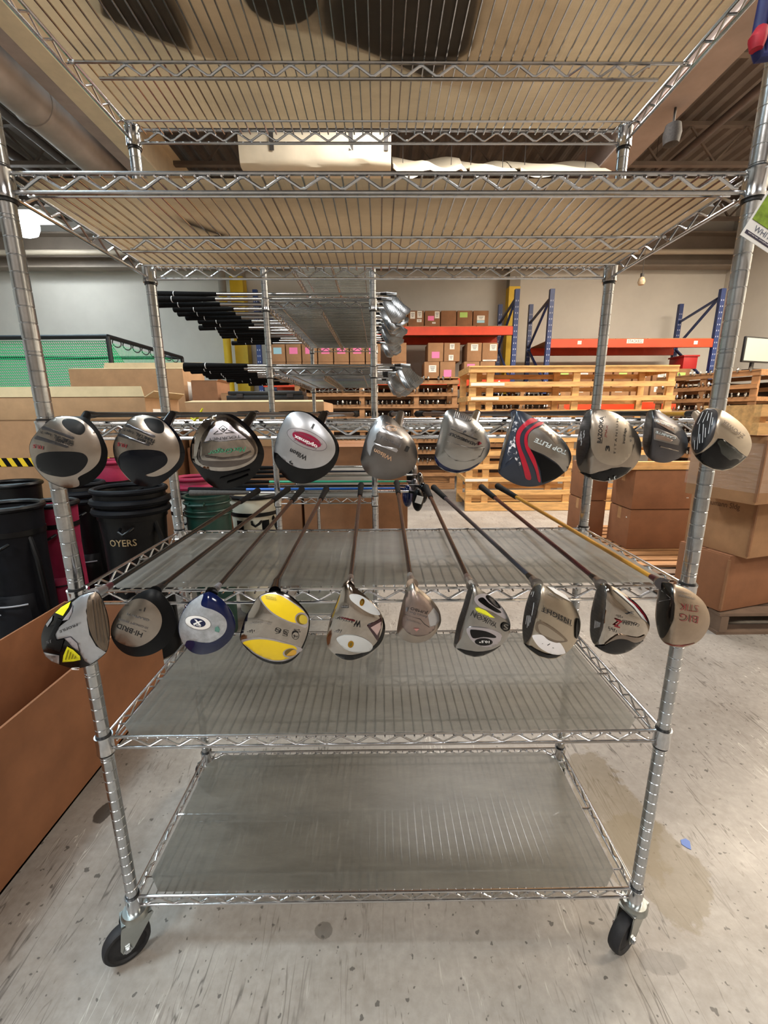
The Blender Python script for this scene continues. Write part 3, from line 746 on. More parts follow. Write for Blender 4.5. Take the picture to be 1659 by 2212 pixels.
driver('B', [(905,470),(925,350),(970,230),(1010,150),(1060,95),(1140,78),(1250,100),(1350,160),(1430,240),(1490,320),(1530,400),(1535,480),(1510,570),(1450,660),(1360,730),(1230,780),(1120,780),(1030,740),(960,660),(910,560)], gblack, [
    ('sole_plate', [(908,470),(928,352),(972,234),(1012,155),(1062,102),(1140,86),(1230,105),(1320,170),(1410,260),(1470,340),(1498,420),(1490,500),(1430,580),(1340,625),(1220,640),(1110,620),(1010,560),(940,490)], pale),
    ('oval_badge', EL(1224,356,208,84,23), tgry, False), ('oval_badge_face', EL(1224,356,203,79,23), lilac, False), ('crimson_oval', EL(1222,356,150,56,23), crim, False),
    ('T', 'optimax', (1335,405), (1108,298), 44, twht, dict(bold=.03, shear=-.2)), ('T', 'DISTANCE', (1318,442), (1098,350), 14, tgry), ('T', 'TECHNOLOGY', (1382,398), (1100,262), 14, tgry),
    ('T', 'Wilson', (1232,520), (1068,440), 46, tblk, B_), ('T', '1', (1304,210), (1284,200), 46, tblk), ('scuff', LINE(1055,580,1085,594,10), tblk, False), ('scuff', LINE(1052,572,1072,566,8), tblk, False)],
    (700,896), uend(690), sh_black, 'black driver with silver sole plate and crimson oval badge in the upper row', row='upper row')
driver('C', [(148,640),(160,540),(195,400),(250,270),(310,180),(380,135),(460,145),(560,230),(660,330),(730,430),(762,540),(755,640),(710,720),(620,790),(500,830),(400,835),(290,810),(200,750)], satin_d, [
    ('bright_crescent', [(210,520),(213,420),(250,300),(315,205),(397,160),(368,258),(600,368),(606,384),(580,390),(400,325),(350,308),(320,335),(312,390),(285,428),(540,498),(552,518),(535,540),(300,450),(275,480),(247,578)], pale, False),
    ('T', 'Wilson', (500,592), (300,495), 48, tbrz, B_), ('T', 'FireStick', (588,455), (340,340), 42, tgry, B_), ('T', '1', (682,482), (650,466), 62, tblk, B_),
    ('badge', EL(478,276,62,30,14), tbrz, False), ('badge_inner', EL(478,276,54,23,14), satin_d, False), ('T', 'MCI', (510,280), (450,264), 20, tbrz, B_), ('T', 'MIDSIZE', (570,268), (420,208), 10, tbrz)],
    (866,894), uend(870), sh_grey, 'dull grey steel driver with pale stepped crescent, fifth in the upper row', row='upper row', dome=.02)
driver('C', [(950,610),(965,480),(1000,330),(1030,200),(1070,100),(1130,70),(1200,85),(1340,150),(1440,230),(1510,320),(1550,430),(1545,520),(1500,600),(1420,680),(1320,740),(1190,765),(1070,740),(990,690)], satin, [
    ('navy_rim', [(949,570),(975,610),(1040,680),(1130,722),(1230,735),(1340,707),(1440,650),(1420,678),(1320,737),(1190,762),(1070,738),(990,690),(955,630)], navy, False),
    ('rib_patch', [(1170,88),(1250,103),(1330,150),(1385,190),(1300,200),(1155,160)], satin_d, False)]
    + [('rib', LINE(1178+20*i, 92+9*i, 1166+20*i, 158+4*i, 5), pale, False) for i in range(10)]
    + [('raised_panel', [(1065,415),(1090,418),(1350,492),(1495,488),(1450,585),(1380,625),(1280,642),(1180,632),(1100,580),(1052,500)], satin, False),
    ('panel_line', LINE(1070,418,1350,495,7), satin_d, False), ('panel_line', LINE(1350,495,1492,488,7), satin_d, False),
    ('T', 'ADAMSGOLF', (1412,440), (1112,316), 36, tblk, B_), ('logo_triangle', [(1465,440),(1432,462),(1440,420)], tred, False), ('engraved_line', LINE(1130,285,1415,396,6), tblk, False),
    ('T', 'Tight Lies', (1300,298), (1130,236), 34, tgry), ('T', '3°', (1378,348), (1330,330), 28, tgry, B_), ('dot', EL(1283,310,11,11), tblk, False), ('T', '11.5', (1440,288), (1370,256), 30, tgry, B_)],
    (1030,894), uend(1000), sh_brown, 'satin silver driver with ribbed patch and navy rim in the upper row', row='upper row')
driver('D', [(80,700),(100,560),(140,400),(190,250),(240,130),(275,85),(340,95),(460,160),(600,240),(710,340),(800,440),(845,530),(845,620),(790,720),(690,800),(560,860),(420,885),(280,865),(150,800),(85,740)], slate, [
    ('face', [(83,700),(103,560),(143,400),(193,250),(243,132),(266,96),(222,255),(165,450),(122,600),(92,725)], satin, False),
    ('worn_paint', [(240,210),(290,205),(262,330),(262,470),(310,620),(350,795),(318,740),(250,580),(180,620),(150,640),(200,430)], worn),
    ('red_stripe', [(430,160),(495,188),(400,232),(332,300),(307,380),(322,480),(370,600),(428,795),(372,800),(345,700),(305,560),(272,440),(264,360),(290,280),(360,205)], red_p),
    ('red_stripe', [(510,203),(562,216),(455,270),(397,330),(387,400),(412,480),(472,600),(525,815),(500,825),(468,700),(408,570),(364,470),(354,380),(375,310),(440,248)], red_p),
    ('silver_panel', [(455,282),(505,262),(560,238),(640,283),(738,362),(806,452),(841,540),(841,618),(788,730),(700,640),(560,548),(412,480),(392,400),(405,330)], satin),
    ('dark_panel', [(420,492),(560,560),(700,652),(778,737),(688,798),(545,848),(528,720),(475,595)], sblack, False),
    ('yellowish_facet', [(500,268),(560,242),(710,348),(722,430),(690,440)], satin_w, False),
    ('T', 'TOP FLITE', (808,505), (472,366), 50, tpale, dict(bold=.03, shear=.15))],
    (1110,893), uend(1080), sh_black, 'slate blue driver with two red stripes and worn paint in the upper row', row='upper row', face=((165,450),(235,210),1.2))
driver('D', [(900,580),(905,440),(930,300),(960,190),(1000,110),(1070,68),(1160,68),(1280,95),(1400,160),(1500,260),(1570,370),(1588,470),(1575,570),(1520,670),(1430,750),(1320,810),(1200,832),(1080,810),(980,760),(920,680)], satin_w, [
    ('black_skirt', [(925,725),(1000,740),(1140,730),(1280,690),(1380,678),(1485,682),(1430,748),(1320,807),(1200,829),(1080,807),(982,762)], gblack, False),
    ('face', [(903,580),(908,440),(933,300),(963,192),(1003,114),(1070,75),(1055,150),(1040,300),(1040,440),(1000,560),(930,670)], face_m)]
    + [('score_line', LINE(955+8*i-(i % 4)*6, 300+35*i-(i//4)*150, 945+8*i-(i % 4)*6, 345+35*i-(i//4)*150, 4), twht, False) for i in range(6)] + [
    ('raised_sole', [(1062,480),(1052,350),(1062,220),(1085,112),(1160,78),(1280,103),(1388,168),(1478,272),(1518,390),(1500,500),(1440,600),(1340,660),(1220,650),(1120,595)], M('satin_champagne', '#b3a99c', .36, 1, 14, .14)),
    ('T', 'BAZOOKA', (1166,428), (1196,146), 46, tblk, B_), ('underline', LINE(1172,432,1208,140,5), tblk, False), ('T', 'JMAX', (1225,368), (1246,238), 26, tred), ('T', 'T I T A N I U M', (1318,545), (1352,165), 20, tblk),
    ('T', 'IronEdge', (1422,432), (1440,268), 30, tblk, B_), ('T', '3', (1255,512), (1258,452), 44, tblk, B_), ('T', '9.5', (1492,412), (1484,340), 22, tgry), ('T', 'JT', (1325,770), (1215,795), 34, tpale)],
    (1280,892), uend(1250), sh_black, 'champagne silver driver with sideways lettering and black skirt in the upper row', row='upper row', face=((1050,480),(1055,120),1.1))
driver('E', [(160,460),(170,330),(190,200),(215,115),(260,85),(330,95),(440,150),(560,230),(640,320),(690,410),(700,500),(670,590),(600,660),(500,705),(400,720),(290,700),(210,640),(170,560)], gun, [
    ('face', [(163,460),(173,330),(193,200),(218,118),(258,92),(280,110),(268,250),(262,400),(240,520),(205,610),(172,550)], face_m),
    ('recess', [(288,180),(340,188),(560,270),(628,320),(600,345),(540,370),(300,232)], pewter, False), ('recess_floor', [(320,215),(400,238),(530,300),(540,342),(470,325),(330,245)], browns, False),
    ('recess', [(290,300),(340,305),(560,398),(605,450),(590,512),(440,480),(290,440)], pewter, False), ('recess_floor', [(318,380),(420,402),(520,450),(480,470),(312,430)], browns, False),
    ('T', 'CARBITE', (560,415), (318,335), 26, tpale, B_), ('T', 'TITANIUM', (560,300), (318,205), 20, tpale, B_), ('ridge', LINE(370,525,590,580,14), satin_w, False)],
    (1418,893), uend(1390), sh_black, 'small gunmetal driver with two recessed channels in the upper row', row='upper row', face=((250,520),(275,100),1.1))
driver('E', [(733,470),(745,350),(790,220),(860,110),(920,70),(1010,65),(1120,95),(1230,160),(1330,240),(1410,330),(1455,430),(1462,520),(1420,630),(1330,720),(1220,790),(1110,815),(1000,795),(880,740),(790,650),(745,560)], M('champagne_steel', '#c3b6a4', .33, .9, 14, .1), [
    ('face', [(737,470),(749,352),(794,226),(864,117),(922,77),(1005,72),(1053,112),(1053,200),(1030,320),(990,440),(900,548),(802,608),(752,550)], M('face_slate', '#4b4a4c', .38, .8, 20, .3)),
    ('black_skirt', [(778,622),(880,592),(980,520),(1030,470),(1060,428),(1120,432),(1260,532),(1380,632),(1408,648),(1330,716),(1220,785),(1110,810),(1000,791),(880,737),(797,656)], gblack, False),
    ('gloss_insert', [(1050,470),(1090,440),(1130,450),(1260,545),(1385,640),(1330,690),(1200,690),(1100,610)], M('smoky_insert', '#1c211d', .15, 0, coat=.5), False)]
    + [('score_line', LINE(*q, 7), twht, False) for q in ((880,112,815,255),(935,98,875,235),(950,125,930,215),(985,115,945,370),(1000,175,985,270),(840,250,808,560),(885,255,872,480),(912,300,905,415),(842,375,838,485),(780,450,778,560))] + [
    ('T', 'Σ·POWER', (1390,390), (1138,205), 52, M('text_taupe', '#6c5f55', .4), dict(bold=.02))],
    (1502,894), uend(1470), sh_yel, 'champagne driver with white scored face at the right end of the upper row', row='upper row', face=((860,590),(1055,180),1.0))
# ---------------------------- lower row
driver('F', [(142,690),(150,620),(190,520),(270,420),(350,340),(440,285),(560,220),(660,190),(720,185),(770,230),(810,330),(845,450),(862,580),(858,720),(830,820),(760,890),(660,960),(560,990),(470,993),(380,970),(290,935),(200,870),(155,790)], gblack, [
    ('sole_plate', [(465,300),(560,226),(660,196),(716,190),(650,235),(625,320),(622,480),(650,640),(720,760),(800,812),(824,826),(758,886),(658,954),(600,915),(552,830),(527,735),(450,658),(290,697),(278,610),(330,558),(432,480),(472,390)], pale, False),
    ('face', [(640,240),(680,202),(720,192),(763,236),(803,335),(838,450),(855,580),(851,720),(825,812),(760,780),(700,700),(650,580),(625,450),(622,330)], face_b),
    ('yellow_insert', [(288,408),(350,350),(452,288),(430,350),(370,442)], yel_l, False), ('yellow_insert', [(415,765),(480,800),(550,865),(555,905),(480,922),(363,930),(375,860)], yel_l, False),
    ('silver_inlay', [(362,492),(440,392),(472,330),(465,400),(428,480)], lilac, False), ('silver_inlay', [(385,680),(450,665),(520,730),(545,818),(470,768),(430,720)], lilac, False),
    ('silver_corner', [(165,825),(330,858),(330,950),(250,920),(190,870)], pale, False), ('silver_corner', [(190,530),(262,440),(252,490),(205,560)], pale, False),
    ('recessed_window', [(310,465),(365,490),(300,600),(280,640),(300,700),(380,690),(350,790),(335,822),(190,775),(215,680)], sblack, False)]
    + [('score_line', LINE(x, 250+abs(x-720)*.5, x+55+(x-700)*.2, 740-abs(x-740)*.6, 4), face_m, False) for x in (680, 715, 750, 785)]
    + [('insert_rib', LINE(395+32*i, 905-4*i, 425+26*i, 800+22*i, 5), gold_d, False) for i in range(4)] + [
    ('T', 'PROFILE', (520,520), (328,598), 27, tblk, B_), ('T', '3', (545,985), (455,985), 26, twht, B_), ('T', 'JS', (250,690), (190,702), 34, tgry), ('T', '400', (295,868), (248,866), 12, tblk, B_)],
    (226,1272), (557,1060), sh_black, 'silver and black driver with yellow inserts at the left end of the lower row', face=((655,960),(600,230),-0.0), band=M('ferrule_ringed', '#4b1f26', .3), hosel_from=(690,215), hosel_mat=pale)
driver('F', [(875,620),(885,540),(930,450),(1000,360),(1070,290),(1160,210),(1280,160),(1380,180),(1460,260),(1530,370),(1560,480),(1560,580),(1510,690),(1430,780),(1300,850),(1160,872),(1050,850),(960,790),(895,700)], sblack, [
    ('sole_plate', [(878,590),(920,470),(990,360),(1080,285),(1170,258),(1260,275),(1350,340),(1405,430),(1412,520),(1380,610),(1310,690),(1210,750),(1110,770),(1000,740),(910,680)], satin_w),
    ('T', 'HI·BRID', (1215,622), (945,515), 52, tblk, B_), ('engraved_line', LINE(1250,606,955,494,5), tblk, False), ('T', '3D CONCEPT DESIGN', (1270,565), (962,465), 20, tgry, B_), ('T', 'GRAPH-TI', (1282,480), (1048,408), 22, tgry, B_), ('T', '1°', (1240,355), (1180,340), 46, tblk)],
    (346,1268), (622,1057), sh_brown, 'black driver with round silver sole disc, second from left in the lower row', hosel_from=(1340,190), hosel_mat=sblack)
driver('G', [(78,600),(95,500),(140,400),(200,320),(280,260),(370,215),(430,200),(520,245),(610,330),(680,430),(715,530),(715,620),(680,710),(610,790),(510,860),(400,895),(310,900),(220,870),(150,800),(95,700)], navy, [
    ('sole_plate', [(82,600),(98,502),(144,405),(205,325),(285,265),(358,228),(332,330),(362,368),(470,402),(560,452),(610,510),(622,590),(590,670),(520,730),(430,768),(330,765),(230,745),(172,750),(145,793),(98,700)], M('speckled_silver', '#b8bdc4', .4, .6, 60, .25)),
    ('oval_badge', EL(298,545,150,80,11), tgry, False), ('oval_badge_face', EL(298,545,145,75,11), whitep, False), ('navy_oval', EL(298,545,88,48,11), navy, False),
    ('T', 'X', (352,528), (255,505), 52, twht, dict(bold=.05)), ('T', 'TOUR', (335,572), (245,550), 20, twht, dict(bold=.03)), ('green_stain', [(490,600),(520,585),(545,620),(535,655),(485,640)], M('green_stain', '#5e8f86', .5), False)],
    (466,1273), (652,1057), sh_brown, 'navy driver with silver sole and small oval badge in the lower row', hosel_from=(450,215), hosel_mat=gblack, band=M('ferrule_grey', '#77757a', .4))
driver('G', [(768,720),(785,620),(830,480),(890,380),(960,270),(1020,225),(1100,200),(1200,190),(1320,230),(1440,330),(1530,440),(1552,520),(1545,620),(1510,740),(1460,850),(1390,940),(1290,1000),(1160,1010),(1020,970),(900,890),(810,800)], gblack, [
    ('sole_plate', [(772,720),(790,622),(835,482),(895,382),(962,275),(1025,230),(1120,208),(1220,215),(1330,260),(1440,355),(1520,460),(1538,530),(1530,620),(1495,740),(1440,850),(1370,930),(1280,975),(1150,980),(1030,945),(910,870),(820,790)], mirror),
    ('light_rim', [(985,265),(1050,222),(1140,212),(1250,242),(1370,318),(1460,385),(1520,470),(1530,560),(1500,600),(1400,565),(1290,530),(1170,475),(1070,390)], lilac), ('light_rim', [(780,745),(880,722),(1000,715),(1130,728),(1240,755),(1460,830),(1420,890),(1330,955),(1210,982),(1080,965),(940,900),(850,825)], lilac),
    ('yellow_panel', [(1005,270),(1060,230),(1140,222),(1240,250),(1360,325),(1450,392),(1500,445),(1500,540),(1385,545),(1300,520),(1180,460),(1080,380)], yel), ('yellow_panel', [(800,770),(880,742),(1000,732),(1120,745),(1230,770),(1390,815),(1400,900),(1310,945),(1200,968),(1080,950),(950,890),(860,820)], yel),
    ('port_ring', EL(1462,502,78,72,20), lilac, False), ('port_floor', EL(1462,508,64,58,25), gold_d, False), ('port_slope', [(1445,545),(1432,500),(1450,462),(1490,462),(1520,490),(1522,540),(1495,562)], M('port_yellow', '#cdb63a', .4)),
    ('port_ring', EL(1332,884,84,52,-8), lilac, False), ('port_floor', EL(1335,880,68,42,-8), gold_d, False), ('port_slope', [(1290,915),(1320,880),(1365,848),(1398,858),(1400,890),(1365,915)], M('port_amber', '#d9a83a', .4)),
    ('T', 'S6', (1318,650), (1160,610), 56, tblk, dict(bold=-.01)), ('ring', EL(1392,690,42,44,0), tblk, False), ('ring_inner', EL(1392,690,35,37,0), mirror, False), ('T', 'mg', (1418,676), (1366,682), 32, tblk, B_), ('T', 'golf', (1450,640), (1375,628), 20, tblk, B_), ('T', '10°', (915,640), (850,625), 24, tblk, B_),
    ('T', 'SUPER LIGHTWEIGHT', (1120,555), (950,512), 16, tgry), ('T', 'TITANIUM', (1010,545), (885,540), 16, tgry), ('T', 'OVERSIZED', (1180,285), (1060,262), 15, gold_d), ('T', 'TITANIUM', (1175,262), (1058,240), 15, gold_d)],
    (598,1256), (705,1056), sh_brown, 'chrome driver with two bright yellow panels in the lower row', hosel_from=(1160,200), hosel_mat=gblack)
driver('H', [(142,800),(150,690),(190,520),(250,360),(310,210),(360,140),(420,120),(500,175),(620,270),(720,370),(790,470),(838,600),(838,700),(800,810),(720,900),(600,980),(450,1030),(340,1020),(240,960),(170,890)], mirror, [
    ('dark_rim', [(815,520),(836,600),(836,700),(798,808),(718,897),(598,977),(450,1027),(340,1017),(242,957),(330,962),(450,970),(600,932),(715,850),(780,750),(815,640)], gblack),
    ('white_pad', [(415,250),(480,238),(560,260),(650,320),(730,400),(782,482),(700,485),(600,440),(500,370),(430,310)], pearl), ('white_pad', [(258,775),(350,734),(480,735),(600,775),(690,850),(665,915),(560,943),(440,930),(340,880)], pearl),
    ('screw', EL(565,337,28,44,15), gold, False), ('screw_slot', EL(563,340,12,24,15), gold_d, False), ('screw', EL(430,840,34,42,20), gold, False), ('screw_slot', EL(430,842,15,24,20), gold_d, False),
    ('triangle_frame', [(628,625),(650,605),(798,528),(800,600),(765,780),(745,800)], M('dark_maroon', '#33101b', .2, coat=.4), False), ('triangle_badge', [(668,640),(795,565),(790,640),(745,735)], M('blush_steel', '#c9aead', .3, .5), False),
    ('T', 'W', (552,572), (468,562), 66, tblk, dict(bold=.02, shear=.2)), ('T', 'arrior', (468,560), (252,505), 40, tblk, dict(shear=.2)), ('underline', LINE(480,568,300,520,5), tred, False), ('T', '10°', (312,682), (235,665), 28, tgry, B_), ('T', '360', (398,380), (315,378), 20, tgry, B_), ('engraved_line', LINE(315,402,398,404,5), tblk, False)],
    (757,1254), (780,1048), sh_brown, 'polished driver with two white pads, brass screws and triangular badge', hosel_from=(405,150), hosel_mat=mirror_d, band=M('ferrule_silver', '#8d8780', .3, .8))
driver('H', [(980,690),(990,600),(1020,450),(1050,320),(1080,230),(1100,180),(1140,130),(1180,110),(1230,160),(1320,230),(1410,320),(1480,420),(1508,520),(1500,600),(1450,690),(1380,770),(1280,815),(1160,820),(1060,785),(1000,740)], satin_w, [
    ('sole_plate', [(1035,600),(1060,450),(1080,300),(1110,220),(1180,190),(1270,240),(1370,330),(1425,400),(1430,500),(1440,640),(1400,690),(1330,730),(1220,745),(1120,710),(1060,650)], M('rosy_steel', '#9c8d87', .38, 1, 12, .12)),
    ('bright_facet', [(1350,490),(1420,400),(1480,480),(1490,560),(1445,618),(1375,632)], pale, False),
    ('T', 'JUMBO', (1358,445), (1150,385), 42, tblk, dict(bold=0)), ('T', "Arnie's Own", (1348,505), (1130,440), 30, tgry), ('wave_line', LINE(1070,482,1260,540,5), tblk, False), ('wave_line', LINE(1260,540,1310,600,5), tblk, False), ('wave_line', LINE(1310,600,1370,638,5), tblk, False),
    ('T', 'Honeycomb', (1265,585), (1090,532), 22, tgry), ('pink_triangle', [(1180,650),(1248,655),(1215,690)], M('pink_paint', '#c58a86', .5), False), ('T', '1', (1112,400), (1092,396), 50, tgry)],
    (887,1250), (857,1043), sh_brown, 'small plain satin driver without dark trim, sixth in the lower row', dome=.02, hosel_from=(1165,125), band=M('ferrule_pewter', '#6f6964', .4))
driver('I', [(110,790),(125,680),(160,530),(210,380),(250,240),(280,160),(300,120),(340,115),(420,180),(540,260),(640,350),(710,440),(755,540),(762,620),(735,720),(670,810),(570,890),(450,945),(350,960),(240,930),(160,880),(115,840)], satin, [
    ('face', [(113,790),(128,680),(163,530),(213,380),(253,240),(283,160),(302,124),(332,150),(300,280),(240,480),(190,650),(150,800)], face_m),
    ('black_rim', [(120,842),(250,885),(400,902),(540,882),(650,830),(570,886),(450,941),(350,956),(240,926),(162,878)], gblack, False),
    ('pale_panel', [(345,285),(400,235),(480,230),(580,285),(670,400),(715,522),(560,442),(400,375)], lilac), ('black_slot', [(395,285),(450,272),(520,340),(640,422),(655,448),(600,442),(480,375),(400,315)], gblack), ('loop_badge', [(478,262),(510,243),(590,300),(648,372),(642,397),(600,387),(520,322)], gblack), ('loop_badge_inner', [(515,280),(545,285),(600,345),(625,378),(585,360)], gun),
    ('pale_panel', [(260,628),(400,620),(560,648),(658,700),(650,770),(580,830),(470,847),(370,812),(290,735)], lilac), ('black_slot', [(296,655),(340,643),(480,663),(588,713),(582,740),(450,730),(330,742)], gblack), ('black_oval', EL(455,786,104,43,2), gblack, False), ('T', '10.5°', (522,772), (402,766), 30, twht, dict(bold=.03)),
    ('round_badge', EL(710,612,50,53), gblack, False), ('T', 'S', (740,585), (685,580), 60, satin),
    ('yellow_ink', [(355,398),(400,392),(480,425),(585,508),(520,498),(380,442)], highl, False), ('T', 'YUKON', (622,572), (322,430), 58, tblk), ('T', 'ANTI-SLICE', (520,488), (375,428), 15, tgry, B_)],
    (1012,1252), (920,1052), sh_brown, 'silver driver with paired black slots and a smear of yellow ink', face=((150,800),(320,200),1.1), hosel_from=(318,130), band=M('ferrule_brown', '#5b4a44', .4))
driver('I', [(900,640),(910,520),(935,380),(970,260),(1000,190),(1040,130),(1090,110),(1180,135),(1300,180),(1410,260),(1500,370),(1560,490),(1575,590),(1550,720),(1490,830),(1400,920),(1290,975),(1200,980),(1090,950),(990,880),(920,800)], M('satin_gold', '#b5aa9a', .32, 1, 12, .14), [
    ('face', [(903,640),(913,520),(938,380),(973,262),(1005,195),(1045,140),(1118,132),(1110,250),(1070,420),(1030,600),(1000,720),(930,798)], face_m)]
    + [('score_line', LINE(*q, 4), twht, False) for q in ((1015,200,1000,240),(1035,200,1018,262),(955,480,940,580),(970,480,955,620),(985,480,972,600),(1000,490,990,560),(1035,330,1010,480))] + [
    ('black_rim', [(917,802),(1000,842),(1100,900),(1200,935),(1320,935),(1410,905),(1290,971),(1200,976),(1090,946),(990,876)], gblack, False),
    ('recess', [(1070,550),(1150,565),(1300,655),(1425,765),(1370,790),(1280,790),(1200,750),(1120,700),(1050,640)], M('recess_gold', '#8c8073', .4, 1), True), ('recess_floor', [(1085,585),(1160,595),(1290,680),(1390,765),(1300,770),(1210,735),(1110,680)], M('recess_pale', '#b0a698', .35, 1), True),
    ('white_sticker', [(1015,725),(1050,703),(1130,705),(1200,762),(1290,795),(1340,800),(1395,890),(1390,922),(1300,935),(1200,910),(1090,840)], M('sticker_white', '#f2f0f2', .6), True), ('ink_mark', LINE(1190,825,1222,805,9), tblk, False), ('ink_mark', LINE(1250,850,1266,858,6), tgry, False), ('ink_mark', LINE(1128,808,1140,804,5), tgry, False),
    ('side_insert', [(1535,530),(1560,522),(1566,620),(1552,710),(1525,748),(1520,640)], gblack, True), ('pale_facet', [(1188,142),(1260,157),(1400,242),(1462,318),(1390,282),(1280,220)], whitep, False),  # the white strip near the top is a highlight painted on as a decal
    ('T', 'INSIGHT', (1482,535), (1140,378), 56, tblk, dict(bold=.015, shear=-.2)), ('T', 'ADAMSGOLF', (1478,592), (1305,505), 20, tblk, B_), ('T', 'TITANIUM', (1372,292), (1222,218), 14, tgry, B_)],
    (1150,1251), (937,1053), sh_grey, 'silver driver with a white paper sticker on its sole', face=((1010,700),(1112,200),1.1), hosel_from=(1070,120), hosel_mat=face_m)
driver('J', [(130,650),(140,500),(170,360),(200,250),(235,185),(270,160),(340,170),(450,230),(570,310),(680,400),(770,510),(815,600),(818,680),(780,770),(700,870),(580,950),(450,985),(330,970),(220,910),(150,820),(132,740)], mirror, [
    ('face', [(133,650),(143,500),(173,360),(203,250),(240,190),(300,188),(325,260),(312,400),(292,560),(272,700),(222,830),(165,850),(136,740)], face_m)]
    + [('score_line', LINE(190+14*i, 590+6*i, 182+14*i, 680-4*i, 3), twht, False) for i in range(5)] + [
    ('black_skirt', [(185,880),(300,880),(390,832),(470,806),(560,816),(650,850),(750,820),(700,866),(580,946),(450,981),(330,966),(220,907)], gblack, True),
    ('dark_skirt_edge', [(300,872),(390,800),(470,758),(560,772),(690,790),(770,760),(740,820),(650,848),(560,814),(470,804),(390,828)], M('warm_grey_steel', '#8a7f76', .25, 1), True),
    ('red_rim', [(440,252),(560,322),(680,412),(768,520),(800,600),(770,570),(690,455),(600,372),(500,292)], M('maroon', '#6b1320', .2, coat=.4), False), ('pale_rim', [(405,235),(440,240),(520,300),(640,405),(745,530),(795,612),(740,570),(640,440),(520,330)], pearl, False),
    ('T', 'CALDERA', (705,628), (502,600), 34, tblk, B_), ('T', 'Z', (508,600), (432,575), 88, tred, dict(bold=.03)), ('T', '10.5', (442,705), (352,676), 28, tblk, B_), ('T', '350', (515,545), (450,538), 18, tblk, B_), ('T', 'FORGED', (620,610), (530,598), 10, tblk),
    ('swirl', LINE(550,470,640,520,4), tgry, False), ('swirl', LINE(560,520,640,490,4), tgry, False)],
    (1288,1252), (1040,1052), sh_red, 'polished driver with maroon rim stripe and black skirt, ninth in the lower row', face=((260,700),(318,220),1.1), hosel_from=(262,180), hosel_mat=face_m)
driver('J', [(888,560),(895,430),(910,320),(925,230),(945,155),(1010,145),(1110,175),(1230,215),(1340,280),(1440,370),(1500,480),(1518,580),(1500,680),(1430,790),(1340,860),(1200,900),(1080,890),(980,840),(920,740)], M('bronze_steel', '#ad9c8b', .32, 1, 12, .16), [
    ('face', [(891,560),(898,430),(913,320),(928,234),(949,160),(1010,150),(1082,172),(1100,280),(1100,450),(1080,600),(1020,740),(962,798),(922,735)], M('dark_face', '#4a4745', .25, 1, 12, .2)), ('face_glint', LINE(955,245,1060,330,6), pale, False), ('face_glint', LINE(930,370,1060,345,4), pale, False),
    ('red_edge', [(982,842),(1100,880),(1250,872),(1345,853),(1200,897),(1080,887)], M('rust_red', '#7c2a22', .4), False),
    ('T', 'BIG', (1388,545), (1180,512), 82, tred, dict(bold=-.015)), ('T', 'STIK', (1392,418), (1182,392), 80, tred, dict(bold=-.015)), ('T', 'OVERSIZE', (1350,330), (1165,285), 24, tgry), ('T', 'TITANIUM', (1310,278), (1165,245), 16, tgry)],
    (1421,1254), (1075,1050), sh_yel, 'bronze-toned driver with large red letters at the right end of the lower row', face=((1090,600),(1100,200),1.0), hosel_from=(960,165), hosel_mat=gun, band=M('ferrule_maroon', '#3f1418', .3))

# ------------------------------------------------------------------ second wire unit, end-on, loaded with irons
U2X, U2Y = -.237, 2.425
L2 = [2.02, 1.706, 1.449, .905, .34]
wire_unit('second chrome wire shelving unit standing end-on behind, loaded with irons', (U2X, U2Y, 0), R(90), L2, 2.03, [(.6, .5), (-.7, .4), (.2, .7), (-.5, .6)])
liner_rear = liner_mat('liner_rear', '#6f6f68', '#8f8a7c', .4, .4)
for z, nm in zip(L2, ('top shelf', 'upper iron shelf', 'lower iron shelf', 'waist-high shelf', 'lowest shelf')):
    liner(z, -hw+.02, hw-.02, -hd+.012, hd-.012, .03, liner_rear, 'grey liner on the %s of the rear wire unit' % nm, R(90), (U2X, U2Y), 'liners of the rear wire unit')
steel_sh = M('step_shaft', '#c4c4c4', .15, 1); iron_m = M('iron_head', '#a9aeb2', .2, 1, 20, .15); iron_g = M('iron_grooves', '#55585c', .35, .8)
